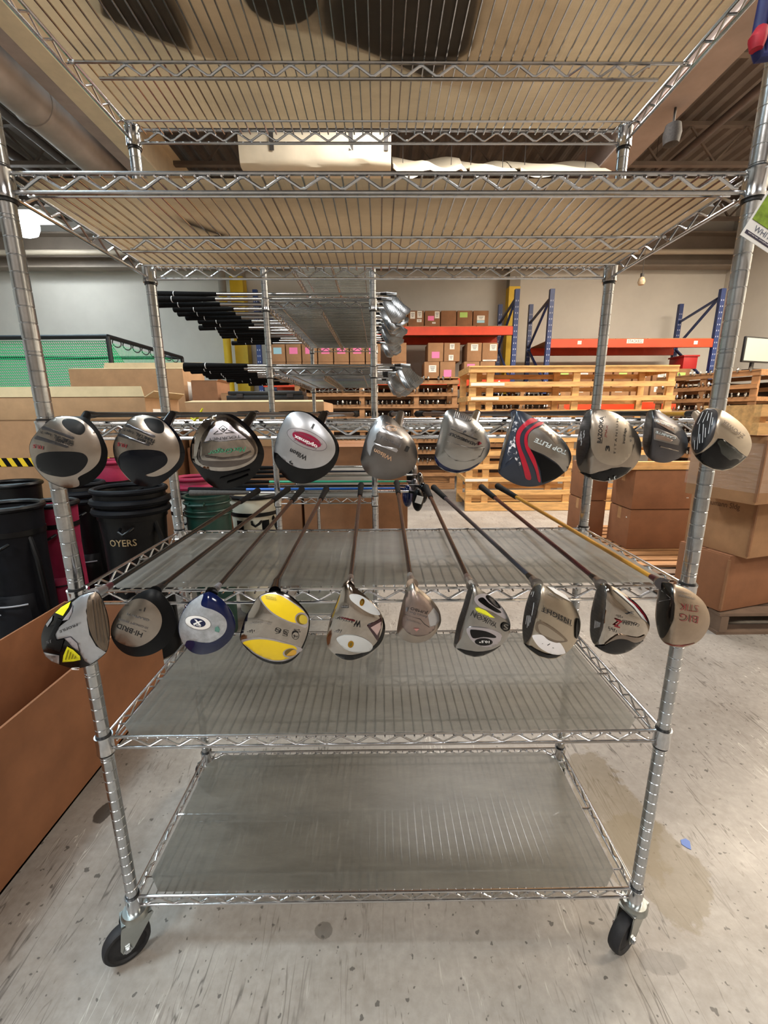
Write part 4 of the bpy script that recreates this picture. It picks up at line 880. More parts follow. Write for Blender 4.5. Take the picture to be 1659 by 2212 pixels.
def iron_proto(L):
    """iron lying along +x, grip butt at x = 0, head hanging at x = L"""
    g = MB(); g.tube([(0, 0, 0), (.004, 0, 0), (.012, 0, 0), (.14, 0, 0), (.265, 0, 0), (.268, 0, 0)], [.012, .0138, .0132, .0108, .0085, .007], 12)
    rg = MB(); rg.tube([(.09, 0, 0), (.093, 0, 0)], .0124, 12)
    s = MB(); pts, rs = [], []
    for i in range(15):
        x = .26+i*.028; r = .0075-.00018*i; pts += [(x, 0, 0), (x+.0279, 0, 0)]; rs += [r, r]
    pts.append((L-.05, 0, 0)); rs.append(.0047); s.tube(pts, rs, 10)
    f = MB(); f.tube([(L-.056, 0, 0), (L-.03, 0, 0)], [.0052, .0068], 10)
    out = [(0, 0), (.04, -.003), (.078, 0), (.09, .018), (.088, .05), (.076, .06), (.05, .045), (.02, .034), (0, .03)]
    a, b = Vector((.472, 0, -.884)), Vector((.884, 0, .472)); o = Vector((L, 0, 0))-b*.03
    h = MB(); n = len(out)
    def pt(p, y): q = o+a*(p[0]*1.1)+b*(p[1]*1.1); return (q.x, y, q.z)
    front = [pt(p, -.004+.012*p[1]/.06) for p in out]; back = [pt(p, .016-.005*p[1]/.06) for p in out]
    h.add(front+back, [tuple(range(n)), tuple(range(n, 2*n))[::-1]]+[(i, (i+1) % n, n+(i+1) % n, n+i) for i in range(n)])
    h.tube([(L-.032, 0, 0), (L+.012, .004, -.004)], [.0066, .0085], 12)
    gr = MB()
    for k in range(7):
        y_ = .008+.0055*k; p, q = pt((.016, y_), -.0047+.012*y_/.06), pt((.070, y_), -.0047+.012*y_/.06); gr.bar(p, q, .0006, .0012)
    return [('grip', g.mesh('grip', grip_m)), ('grip_ring', rg.mesh('grip_ring', twht)), ('shaft', s.mesh('shaft', steel_sh)), ('ferrule', f.mesh('ferrule', ferr)), ('head', h.mesh('head', iron_m, .0015)), ('grooves', gr.mesh('grooves', iron_g))]
IP = [iron_proto(L) for L in (.97, 1.0, .94)]
ORD = ['nearest', 'second', 'third', 'fourth', 'fifth', 'sixth', 'seventh', 'eighth', 'ninth', 'tenth', 'eleventh', 'twelfth', 'thirteenth', 'farthest']
def place_iron(k, x, y, z, rz, ry, rx, label, group):
    t = thing('golf_iron', label, 'golf club', (x, y, z), 0, group); t.rotation_euler = (rx, ry, rz)
    hd_o = None
    for nm, me in IP[k]:
        if nm == 'grooves': link(nm, me, hd_o)
        elif nm == 'grip_ring': link(nm, me, gp_o)
        else:
            o = link(nm, me, t)
            if nm == 'head': hd_o = o
            if nm == 'grip': gp_o = o
rnd = random.Random(3)
ORD = ['first', 'second', 'third', 'fourth', 'fifth', 'sixth', 'seventh', 'eighth', 'ninth', 'tenth', 'eleventh', 'twelfth', 'thirteenth', 'fourteenth']
LEN = (.97, 1.0, .94)
for i in range(14):
    k = i % 3
    place_iron(k, .03+rnd.uniform(0, .05)-LEN[k], 1.865+i*.082, L2[1]+.0165, R(rnd.uniform(-.5, .5)), 0, R(rnd.uniform(-12, 12)), 'iron lying on the upper iron shelf of the rear unit, %s from the front' % ORD[i], 'irons on the upper shelf of the rear unit')
for i in range(7):
    k = (i+1) % 3
    place_iron(k, .02+rnd.uniform(0, .07)-LEN[k], 1.865+.082*((0, 2, 3, 5, 7, 9, 10)[i]+.5), L2[1]+.0455, 0, 0, R(rnd.uniform(-12, 12)), 'iron in the second layer on the upper iron shelf, %s from the front' % ORD[i], 'irons on the upper shelf of the rear unit')
for i in range(11):
    k = (i+2) % 3
    place_iron(k, .03+rnd.uniform(0, .06)-LEN[k]+.04, 1.865+i*.105, L2[2]+.0165, R(rnd.uniform(-.6, .6)), 0, R(rnd.uniform(-12, 12)), 'iron lying on the lower iron shelf of the rear unit, %s from the front' % ORD[i], 'irons on the lower shelf of the rear unit')
# woods on the waist-high shelf
def wood_club(x, y, z, rz, shaft, hm, label, accent=None, L=1.02, rx=0):
    t = thing('fairway_wood', label, 'golf club', (x, y, z), rz, 'woods on the waist-high shelf of the rear unit')
    g = MB(); g.tube([(0, 0, 0), (.005, 0, 0), (.14, 0, 0), (.27, 0, 0)], [.012, .0138, .0112, .0086], 12); g.build('grip', grip_g if accent else grip_m, t)
    MB().tube([(.26, 0, 0), (L-.02, 0, 0)], [.0072, .0046], 10).build('shaft', shaft, t)
    h = MB(); vs_, fs_ = [], []; n, m_ = 20, 12
    for i in range(m_+1):
        th = math.pi*i/m_
        for k in range(n):
            a = 2*math.pi*k/n; q = 1-.25*math.cos(a)
            vs_.append((L+.012+.026*math.cos(th)*1.0, .030*math.sin(th)*math.cos(a)*1.3, -.036-.052*math.sin(th)*math.sin(a)*q))
    for i in range(m_):
        for k in range(n): fs_.append((i*n+k, i*n+(k+1) % n, (i+1)*n+(k+1) % n, (i+1)*n+k))
    h.add(vs_, fs_, True); hdo = h.build('head', hm, t)
    MB().tube([(L-.03, 0, 0), (L, 0, -.004), (L+.012, 0, -.02)], [.006, .008, .011], 12).build('hosel', hm, t)
    if accent: MB().box((L+.015, -.039, -.03), (.03, .004, .034), 0, 0, .3).build('badge', accent, hdo)
    return t
shb = M('shaft_blue', '#2266c4', .3, .2, coat=.4); shg = M('shaft_teal', '#25a07c', .3, .2, coat=.4)
for i, (x, y, sm_, hm_, lb, ac) in enumerate(((-.86, 1.88, steel_sh, sblack, 'wood with steel shaft and white badge nearest the camera on the waist-high rear shelf', whitep), (-.9, 1.96, shb, navy, 'navy wood with a bright blue shaft on the waist-high rear shelf', None), (-.82, 2.06, sh_black, gblack, 'black wood behind the blue-shafted one on the waist-high rear shelf', None),
        (-.85, 2.2, shg, gun, 'gunmetal wood with teal shaft on the waist-high rear shelf', None), (-.8, 2.4, steel_sh, mirror_d, 'polished wood with steel shaft midway on the waist-high rear shelf', None), (-.84, 2.6, sh_grey, sblack, 'black wood with grey shaft near the back of the waist-high rear shelf', None), (-.8, 2.8, steel_sh, satin_d, 'dull steel wood farthest back on the waist-high rear shelf', None))):
    wood_club(x, y, L2[3]+.016, R(rnd.uniform(-1.5, 1.5)), sm_, hm_, lb, ac)

# ------------------------------------------------------------------ cartons
def carton(label, x0, x1, y0, y1, z0, z1, mat=card, rz=0, pivot=None, tape=True, flaps=None, stickers=(), group=None, name='cardboard_box', open_top=False, seam=True):
    """box given by its extents; flaps: list of (side, length, lift) opened top flaps; stickers: (face, u, v, w, h, material) in fractions of the face"""
    cx, cy = (x0+x1)/2, (y0+y1)/2
    if pivot: cx, cy = pivot
    t = thing(name, label, 'box', (cx, cy, z0), rz, group)
    ax, bx, ay, by, h = x0-cx, x1-cx, y0-cy, y1-cy, z1-z0
    if open_top:
        b = MB(); th = .008
        b.box(((ax+bx)/2, (ay+by)/2, th/2), (bx-ax, by-ay, th))
        for c, d in ((((ax+bx)/2, ay+th/2, h/2), (bx-ax, th, h)), (((ax+bx)/2, by-th/2, h/2), (bx-ax, th, h)), ((ax+th/2, (ay+by)/2, h/2), (th, by-ay-2*th, h)), ((bx-th/2, (ay+by)/2, h/2), (th, by-ay-2*th, h))): b.box(c, d)
        b.build('body', mat, t)
    else:
        b = MB(); b.box(((ax+bx)/2, (ay+by)/2, h/2), (bx-ax, by-ay, h)); b.build('body', mat, t, bevel=min(.006, (bx-ax)*.02))
        if seam:
            g = .004; w2 = (by-ay)/2-g
            for s in (0, 1):
                f = MB(); f.box(((ax+bx)/2, ay+w2/2+s*(w2+2*g), h+.002), (bx-ax-.01, w2, .004)); f.build('top_flap', mat, t)
        if tape:
            tp = MB(); tp.box(((ax+bx)/2, (ay+by)/2, h+.0045), (bx-ax-.004, .05, .001)); tp.box((ax-.0006, (ay+by)/2, h-.05), (.001, .05, .1)); tp.box((bx+.0006, (ay+by)/2, h-.05), (.001, .05, .1)); tp.build('packing_tape', tape_m, t)
    for side, ln, lift in (flaps or ()):
        f = MB(); c, s = math.cos(R(lift)), math.sin(R(lift))
        if side == 'front': p = [(ax, ay, h), (bx, ay, h), (bx-.02, ay-ln*c, h+ln*s), (ax+.02, ay-ln*c, h+ln*s)]
        if side == 'back': p = [(ax, by, h), (bx, by, h), (bx-.02, by+ln*c, h+ln*s), (ax+.02, by+ln*c, h+ln*s)]
        if side == 'left': p = [(ax, ay, h), (ax, by, h), (ax-ln*c, by-.02, h+ln*s), (ax-ln*c, ay+.02, h+ln*s)]
        if side == 'right': p = [(bx, ay, h), (bx, by, h), (bx+ln*c, by-.02, h+ln*s), (bx+ln*c, ay+.02, h+ln*s)]
        p = [Vector(q) for q in p]; nrm = (p[1]-p[0]).cross(p[2]-p[0]).normalized()*.005
        f.add([q for q in p]+[q+nrm for q in p], [(0, 1, 2, 3), (7, 6, 5, 4), (0, 4, 5, 1), (1, 5, 6, 2), (2, 6, 7, 3), (3, 7, 4, 0)]); f.build('open_flap', cream_flap if mat is card3 else mat, t)
    for face, u, v, w, hh, m_ in stickers:
        s = MB()
        if face == 'front': s.box((ax+u*(bx-ax), ay-.001, v*h), (w*(bx-ax), .0016, hh*h))
        if face == 'right': s.box((bx+.001, ay+u*(by-ay), v*h), (.0016, w*(by-ay), hh*h))
        if face == 'left': s.box((ax-.001, ay+u*(by-ay), v*h), (.0016, w*(by-ay), hh*h))
        so = s.build('sticker', m_, t)
        if m_ in (paper,) and face == 'front':
            q = MB()
            for r_ in range(3): q.box((ax+u*(bx-ax), -.0022+ay, v*h+hh*h*(.25-.22*r_)), (w*(bx-ax)*(.7-.15*r_), .0006, hh*h*.07))
            q.build('print', ink, so)
    return t
# left: stacked long cartons behind the golf bags
lc = PY(312, 857, 3.0)
carton('tall carton at the bottom of the left stack behind the golf bags', -3.5, -1.5, 3.0, 4.0, 0, .62, card2)
hz = carton('wide carton with black and yellow hazard tape in the left stack', -3.5, -1.51, 3.0, 3.98, .626, 1.232, card)
stp = MB(); tpp = MB()
for i in range(26):
    x0_ = -1.0+i*.076
    q = [(x0_, -.03), (x0_+.038, -.03), (x0_+.068, .03), (x0_+.03, .03)]
    if q[2][0] < 1.0: stp.add([(x, -.4925, .322-z) for x, z in q], [(0, 1, 2, 3)])
tpp.box((0, -.4915, .322), (1.99, .001, .06)); to = tpp.build('hazard_tape', yellow_p, hz); stp.build('black_stripes', gblack, to)
carton('long low carton with raised front flap on top of the left stack', -3.5, lc.x, 3.0, 3.5, 1.238, lc.z, card3, flaps=[('front', .07, 100), ('right', .07, 35)], stickers=[('right', .3, .3, .25, .35, paper)], tape=False)
tb = PY(112, 798, 3.9); te = PY(372, 798, 3.9)
carton('deep carton hidden behind the left stack of long cartons', tb.x-.9, te.x+.04, 4.1, 4.8, 0, 1.25, card2)
carton('broad carton with open pale flaps behind the long low carton', tb.x, te.x, 4.1, 4.6, 1.256, 1.26+(tb.z-1.26)*4.1/3.9, card3, flaps=[('back', .12, 75), ('front', .06, 170)], stickers=[('right', .3, .55, .3, .4, paper), ('right', .7, .5, .3, .4, paper)], tape=False)
fl = PY(15, 825, 4.3)
carton('small carton with a raised lid at the far left edge', fl.x-.5, fl.x+.12, 4.1, 4.6, 1.256, 1.50, card2, tape=False)
def base_table(label, x0, x1, y0, y1, h): return carton(label, x0, x1, y0, y1, 0, h, card2)
base_table('big dark carton standing behind the rear wire unit, left side', -1.47, -.62, 3.25, 4.05, 1.02)
mb_ = PY(440, 845, 4.2)
carton('square carton with a white label left of the rear wire unit', PY(414, 845, 4.06).x, PY(470, 845, 4.06).x, 4.06, 4.4, 0, 1.26+.078*4.06, card2, stickers=[('front', .4, .68, .32, .28, paper)], flaps=[('right', .02, 60)], tape=False)
carton('plain carton between the labelled carton and the rear wire unit', PY(476, 845, 4.06).x, PY(585, 845, 4.06).x, 4.06, 4.4, 0, 1.26+.05*4.06, card, tape=False)
carton('flat open carton with pale lid resting behind the upper driver row', PY(400, 880, 3.3).x, PY(700, 880, 3.3).x+.0, 3.3, 3.95, 1.026, 1.26+.03*3.3, card3, flaps=[('front', .1, 172)], tape=False)
base_table('big carton standing behind the rear wire unit, right side', -.60, .22, 3.25, 4.05, 1.02)
bc = thing('black_case', 'flat black hard case lying on the open carton beyond the rear wire unit', 'case', (PY(580, 855, 3.6).x, 3.6, 1.362))
q = MB(); q.box((0, 0, .03), (.62, .22, .055)); q.build('lower_shell', black_plastic, bc, .008); q = MB(); q.box((.0, 0, .075), (.6, .2, .03)); q.build('lid', M('case_lid', '#1b1d20', .35), bc, .008)
for s in (-.2, .2): MB().box((s, -.113, .055), (.05, .008, .03)).build('latch', gun, bc)
# right: two pallets of cartons
def pallet(label, x0, x1, y0, y1, rz=0, mat=wood_d):
    cx, cy = (x0+x1)/2, (y0+y1)/2; t = thing('wooden_pallet', label, 'pallet', (cx, cy, 0), rz, 'pallets under the cartons'); w, d = x1-x0, y1-y0
    bd = MB(); bd.box((0, 0, 0), (w, .09, .018)); bm_ = bd.mesh('deck_board', mat)
    n = int(d/.12)
    for i in range(n): link('deck_board', bm_, t, (0, -d/2+.05+(d-.1)*i/(n-1), .125))
    sg = MB(); sg.box((0, 0, 0), (.045, d, .095)); sm_ = sg.mesh('stringer', mat)
    for s in (-1, 0, 1): link('stringer', sm_, t, (s*(w/2-.03), 0, .066))
    for i in (0, .5, 1): link('bottom_board', bm_, t, (0, -d/2+.05+(d-.1)*i, .009))
    return t
rp = PY(1352, 1185, 3.4); X0 = rp.x
pallet('pale wooden pallet showing beside the shelf under the rear right cartons', X0-.25, X0+1.0, 3.0, 4.2, 0, wood_d)
zp = .136
def rstack(x0, x1, y0, y1, z, hgt, lb, **k): return carton(lb, x0, x1, y0, y1, z, z+hgt, card4, **k)
rstack(X0, X0+.92, 3.4, 3.72, zp, .335, 'lower reddish carton on the rear right pallet, front pair', stickers=[('left', .15, .8, .04, .03, paper)])
rstack(X0, X0+.92, 3.4, 3.72, zp+.345, .32, 'upper reddish carton on the rear right pallet, front pair', stickers=[('front', .5, .3, .02, .02, paper)])
nx0, nx1 = PY(1272, 1050, 3.78).x, PY(1313, 1050, 3.78).x
rstack(nx0, nx1, 3.78, 4.15, zp, .335, 'lower narrow carton on the rear right pallet beside the shelf post')
rstack(nx0, nx1, 3.78, 4.15, zp+.345, .33, 'upper narrow carton on the rear right pallet beside the shelf post')
pk = thing('timber_plank', 'pale timber plank lying across the rear right cartons', 'plank', (X0+.42, 3.55, zp+.672)); q = MB(); q.box((0, 0, .022), (1.06, .3, .036)); q.build('board', wood, pk, .004); q = MB(); q.box((0, -.12, .055), (1.0, .05, .03)); q.build('batten', wood, pk, .003)
zc = .142
c_b, l_b = PZ(1555, 1322, zc), PZ(1503, 1306, zc); c_m, l_m = PZ(1613, 1208, .48), PZ(1517, 1180, .48); c_t, l_t = PZ(1630, 1092, .818), PZ(1535, 1073, .818)
pallet('dark wooden pallet under the stretch-wrapped near right cartons', c_b.x+.0, c_b.x+1.1, c_b.y-.01, c_b.y+.72, 0, M('old_pallet', '#6d5848', .8, 0, 6, .25))
dvm = l_m-c_m; ang = math.atan2(dvm.y, dvm.x)-R(90)
for (pc, nm, z_, dep_) in ((c_b, 'bottom', zc, .30), (c_m, 'middle', .48, .36), (c_t, 'top', .818, .36)):
    ct = carton('%s carton of the stretch-wrapped stack at the right edge' % nm, pc.x, pc.x+.8, pc.y, pc.y+dep_, z_, z_+.333, card4 if nm == 'bottom' else card, rz=ang, pivot=(pc.x, pc.y), tape=False, stickers=[('left', .75, .35, .03, .035, green_pp)] if nm == 'middle' else [])
    sm_ = MB(); sm_.box((0, 0, .1665), (.012, .012, .30)); sm_.build('corner_crease', card2, ct)
    if nm == 'middle': flat_text('Neumann Sldg', (-.0012, .28, .25), (0, -1, 0), (0, 0, 1), .2, .04, M('marker_faded', '#5a3c28', .8), ct, 'handwriting')
    if nm == 'top':
        wr = bpy.data.materials.new('stretch_film'); wr.use_nodes = True; nt = wr.node_tree; pb = nt.nodes['Principled BSDF']; pb.inputs['Base Color'].default_value = (.95, .93, .9, 1); pb.inputs['Roughness'].default_value = .08; pb.inputs['Alpha'].default_value = .10
        nz = nt.nodes.new('ShaderNodeTexNoise'); nz.inputs['Scale'].default_value = 14; tcx = nt.nodes.new('ShaderNodeTexCoord'); mpx = nt.nodes.new('ShaderNodeMapping'); mpx.inputs['Scale'].default_value = (1, 1, 5); nt.links.new(tcx.outputs['Object'], mpx.inputs[0]); nt.links.new(mpx.outputs[0], nz.inputs[0])
        bpx = nt.nodes.new('ShaderNodeBump'); bpx.inputs['Strength'].default_value = .8; bpx.inputs['Distance'].default_value = .02; nt.links.new(nz.outputs[0], bpx.inputs['Height']); nt.links.new(bpx.outputs[0], pb.inputs['Normal'])
        w_ = MB(); e = .006; zl, zh = .06, .30
        w_.add([(-e, dep_+e, zl), (-e, -e, zl), (.8+e, -e, zl), (-e, dep_+e, zh), (-e, -e, zh), (.8+e, -e, zh)], [(0, 1, 4, 3), (1, 2, 5, 4)]); w_.build('stretch_film', wr, ct)
tc_ = thing('timber_crate', 'pale timber crate resting on the stretch-wrapped stack', 'crate', (c_t.x, c_t.y, 1.157), ang)
for i, (y_, z_) in enumerate(((.02, .03), (.26, .03), (.02, .115), (.26, .115))): MB().box((.36, y_, z_), (.86, .03, .055)).build('rail', wood, tc_)
for x_ in (.0, .72): MB().box((x_, .14, .072), (.04, .21, .14)).build('cross_piece', wood, tc_)
# the big open carton at lower left
gy1 = 1.80
oc_ = carton('large open brown carton standing on the floor at the lower left', -1.45, -1.035, .25, gy1, 0, .435, card4, open_top=True, tape=False)

# ------------------------------------------------------------------ golf bags and bin on the left
bag_blk = M('bag_black', '#060608', .42, 0, 12, .3, bump=.25, bscale=14, spec=.3); bag_nvy = M('bag_navy', '#090a10', .6, 0, 20, .3, bump=.1, spec=.2)
bag_red = M('bag_red', '#8e0c38', .65, 0, 30, .12, bump=.08, bscale=200); bag_crm = M('bag_cream', '#cfc8b4', .7, 0, 8, .1, bump=.15, bscale=10)
trimk = M('bag_trim', '#060608', .4, spec=.3); thread = M('bag_thread', '#8d8d92', .6)
def golf_bag(label, x, y, r, h, body, rim, rz=0, pocket=True, lean=0, letters=None, stripe=None, collar=False):
    t = thing('golf_bag', label, 'golf bag', (x, y, 0), rz, 'golf bags along the left side'); t.rotation_euler = (0, 0, rz)
    b = MB(); b.lathe([(r*.82, 0), (r*.9, .01), (r*.92, .06), (r*.9, h*.35), (r*.9, h*.7), (r*.96, h*.86), (r, h-.03), (r*.94, h-.02), (r*.9, h-.05), (r*.88, h-.3)], 28, sy=.88); b.build('body', body, t)
    rg = MB(); n = 32; rg.tube([(r*1.0*math.cos(2*math.pi*k/n), r*.88*math.sin(2*math.pi*k/n), h-.015) for k in range(n)], .014, 8, closed=True); rg.build('rim', rim, t)
    if collar:
        for i, zz in enumerate((.04, .085)):
            q = MB(); q.tube([(r*(1.02-.02*i)*math.cos(2*math.pi*k/n), r*.9*math.sin(2*math.pi*k/n), h-.03-zz) for k in range(n)], .019, 8, closed=True); q.build('padded_ring', rim, t)
    dv = MB(); dv.box((0, 0, h-.06), (r*1.7, .008, .06)); dv.box((0, 0, h-.06), (.008, r*1.45, .06)); dv.build('divider', trimk, t)
    bd = MB(); bd.lathe([(r*.93, h*.83), (r*.985, h*.83), (r*.985, h*.86), (r*.95, h*.86)], 28, sy=.88); bd.build('band', trimk, t)
    if pocket:
        p = MB(); vs_, fs_ = [], []; nz, na = 8, 9
        for i in range(nz+1):
            u = i/nz; zz = h*.08+h*.42*u; bl = math.sin(math.pi*min(1, max(0, u)))**.4 if 0 < u < 1 else 0
            for k in range(na):
                a = R(-90-55+110*k/(na-1)); e = math.sin(math.pi*k/(na-1))**.5 if 0 < k < na-1 else 0
                rr = r*.9+.05*bl*e; vs_.append((rr*math.cos(a), rr*.9*math.sin(a), zz))
        fs_ = [(i*na+k, i*na+k+1, (i+1)*na+k+1, (i+1)*na+k) for i in range(nz) for k in range(na-1)]
        p.add(vs_, fs_, True); po = p.build('pocket', body, t)
        z_ = MB(); z_.tube([((r*.9+.047)*math.cos(R(-90+a)), (r*.9+.047)*.92*math.sin(R(-90+a)), h*.46) for a in range(-40, 41, 10)], .004, 6); z_.build('zipper', thread if body is not bag_red else trimk, po)
    hn = MB(); hn.tube([(.02, -r*.92, h*.80), (.03, -r*.92-.03, h*.79), (.05, -r*.92-.035, h*.775), (.07, -r*.86-.03, h*.79), (.075, -r*.86, h*.80)], .008, 8); hn.build('handle', trimk, t)
    st = MB(); st.tube([(r*.8, -r*.3, h*.82), (r*1.1, -r*.5, h*.7), (r*1.15, -r*.5, h*.5), (r*.95, -r*.3, h*.3)], .012, 8); st.build('strap', trimk, t)
    if stripe:
        for a0 in (-125, -60):
            s = MB(); m_ = 6
            pts = [((r*.93+.004)*math.cos(R(a0+k*4)), (r*.93+.004)*.88*math.sin(R(a0+k*4))) for k in range(m_)]
            vs_ = [(x_, y_, h*.1) for x_, y_ in pts]+[(x_, y_, h*.8) for x_, y_ in pts]
            s.add(vs_, [(k, k+1, m_+k+1, m_+k) for k in range(m_-1)], True); s.build('stripe', stripe, t)
    if letters:
        txt, a0, a1, z0, hh, mt_, vert = letters
        me = text_mesh(txt, 'lettering', .01); xs = [v.co.x for v in me.vertices]; ys = [v.co.y for v in me.vertices]
        for v in me.vertices:
            u = (v.co.x-min(xs))/(max(xs)-min(xs)); w_ = (v.co.y-min(ys))/(max(ys)-min(ys)) if False else (v.co.y-ymin_(ys))/(ymax_(ys)-ymin_(ys))
            if vert: a = R(a0+(a1-a0)*w_); zz = z0+hh*u
            else: a = R(a0+(a1-a0)*u); zz = z0+hh*w_
            rr = r*.93+.006+(.046 if vert else 0); v.co = (rr*math.cos(a), rr*.9*math.sin(a), zz)
        me.materials.clear(); me.materials.append(mt_); link('lettering', me, t)
    return t
def ymin_(ys, c={}): 
    k = id(ys)
    if k not in c: c.clear(); c[k] = (min(ys), max(ys))
    return c[k][0]
def ymax_(ys): return max(ys) if len(ys) < 1 else ymin_.__defaults__[0][id(ys)][1]
golf_bag('black golf bag with pale lettering at the left edge of the picture', PY(15, 1090, 1.98).x, 1.98, .14, .86, bag_nvy, trimk, letters=('ADVANTAGE', -112, -86, .34, .36, thread, True))
golf_bag('red golf bag with black rim left of the front post', PY(98, 1090, 2.2).x, 2.24, .12, .82, bag_red, trimk)
golf_bag('large black staff bag with padded collar and gold lettering', PY(280, 1060, 2.1).x, 2.1, .165, .92, bag_blk, bag_nvy, letters=('OYERS', -108, -62, .645, .034, M('gold_thread', '#a08a66', .5), False), collar=True, pocket=False)
golf_bag('slim black bag between the red bag and the staff bag', PY(176, 1055, 2.55).x, 2.55, .12, .88, bag_blk, bag_nvy, collar=True)
golf_bag('black bag with a brass ring behind the red bag', PY(20, 1045, 2.6).x, 2.62, .15, .87, bag_blk, trimk)
golf_bag('cream bag with black stripes right of the green bin', PY(548, 1075, 2.62).x, 2.62, .15, .79, bag_crm, trimk, stripe=sblack)
golf_bag('crimson bag peeking between the two leftmost upper drivers', PY(238, 1010, 2.84).x, 2.84, .12, .98, bag_red, bag_red, pocket=False)
golf_bag('maroon bag seen below the third upper driver', PY(415, 1030, 2.85).x, 2.88, .12, .86, M('bag_maroon', '#7d1c36', .6, 0, 20, .2), bag_red, collar=True, pocket=False)
golf_bag('white bag half hidden by the rear left post', PY(392, 1080, 2.6).x, 2.62, .08, .79, M('bag_white', '#cfcdc6', .6, 0, 8, .1, bump=.2, bscale=9), trimk)
gb = thing('green_bin', 'dark green plastic bin with ribbed rim behind the left shafts', 'bin', (PY(447, 1070, 2.3).x, 2.3, 0))
grn = M('green_plastic', '#14382f', .4, 0, 5, .15)
q = MB(); q.lathe([(.095, 0), (.1, .01), (.116, .66), (.116, .83), (.125, .83), (.125, .838), (.11, .838), (.104, .7), (.09, .03)], 36); q.build('body', grn, gb)
for zz in (.8, .76, .735): MB().tube([(.122*math.cos(2*math.pi*k/36), .122*math.sin(2*math.pi*k/36), zz) for k in range(36)], .006, 8, closed=True).build('rib', grn, gb)
q = MB(); q.tube([(-.05, -.118, .81), (-.05, -.135, .80), (.03, -.138, .80), (.03, -.12, .81)], .006, 8); q.build('handle', grn, gb)

# ------------------------------------------------------------------ hitting net
nt_ = thing('golf_net', 'green practice net on a black tube frame by the left wall', 'golf net', (-3.0, 5.0, 0))
ntz = PY(235, 727, 5.0).z
fr_p = M('net_frame', '#17191b', .45)
for a, b in (((0, 0, 0), (0, 0, ntz)), ((0, 0, ntz), (-3.2, 0, ntz-.02)), ((0, 0, ntz), (.02, 1.75, ntz)), ((.02, 1.75, 0), (.02, 1.75, ntz)), ((-3.2, 0, 0), (-3.2, 0, ntz-.02)), ((-3.2, 0, ntz-.02), (-3.2, 1.75, ntz)), ((.02, 1.75, ntz), (-3.2, 1.75, ntz))):
    MB().tube([a, b], .025, 10).build('frame_tube', fr_p, nt_)
ng = M('net_green', '#2fdc8c', .6); n2 = MB()
def net_pt(u, v):   # u along, v down
    return (-.02-3.15*u, .04+.5*v*(1-.3*math.sin(math.pi*u)), ntz-.04-.42*v-.10*math.sin(math.pi*u*1.0)*v)
for i in range(131):
    u = i/130; pts = [net_pt(u, j/8) for j in range(9)]
    vs_ = [(x-.0045, y, z) for x, y, z in pts]+[(x+.0045, y, z) for x, y, z in pts]; n2.add(vs_, [(j, j+1, 10+j, 9+j) for j in range(8)])
for j in range(19):
    v = j/18; pts = [net_pt(i/40, v) for i in range(41)]
    vs_ = [(x, y, z-.004) for x, y, z in pts]+[(x, y, z+.004) for x, y, z in pts]; n2.add(vs_, [(i, i+1, 42+i, 41+i) for i in range(40)])
o = n2.build('net_mesh', ng, nt_, kind='stuff')
hb_ = MB(); pts = [net_pt(i/40, 1) for i in range(41)]; vs_ = pts+[(x, y-.004, z-.06) for x, y, z in pts]; hb_.add(vs_, [(i, i+1, 42+i, 41+i) for i in range(40)]); hb_.build('hem', M('net_hem', '#1fa055', .6), nt_)
sd = MB()
for i in range(60):
    u = i/59; sd.add([(.02, .05+1.65*u-.004, ntz-.06), (.02, .05+1.65*u+.004, ntz-.06), (-.1, .05+1.65*u+.004, ntz-.5), (-.1, .05+1.65*u-.004, ntz-.5)], [(0, 1, 2, 3)])
sd.build('side_net', ng, nt_, kind='stuff')
for i in range(8):
    y_ = .12+.2*i; MB().tube([(.02+.02*math.cos(a), y_+.05*math.cos(a), ntz-.05+.045*math.sin(a)) for a in [2*math.pi*k/12 for k in range(12)]], .006, 6, closed=True).build('tie_loop', fr_p, nt_)

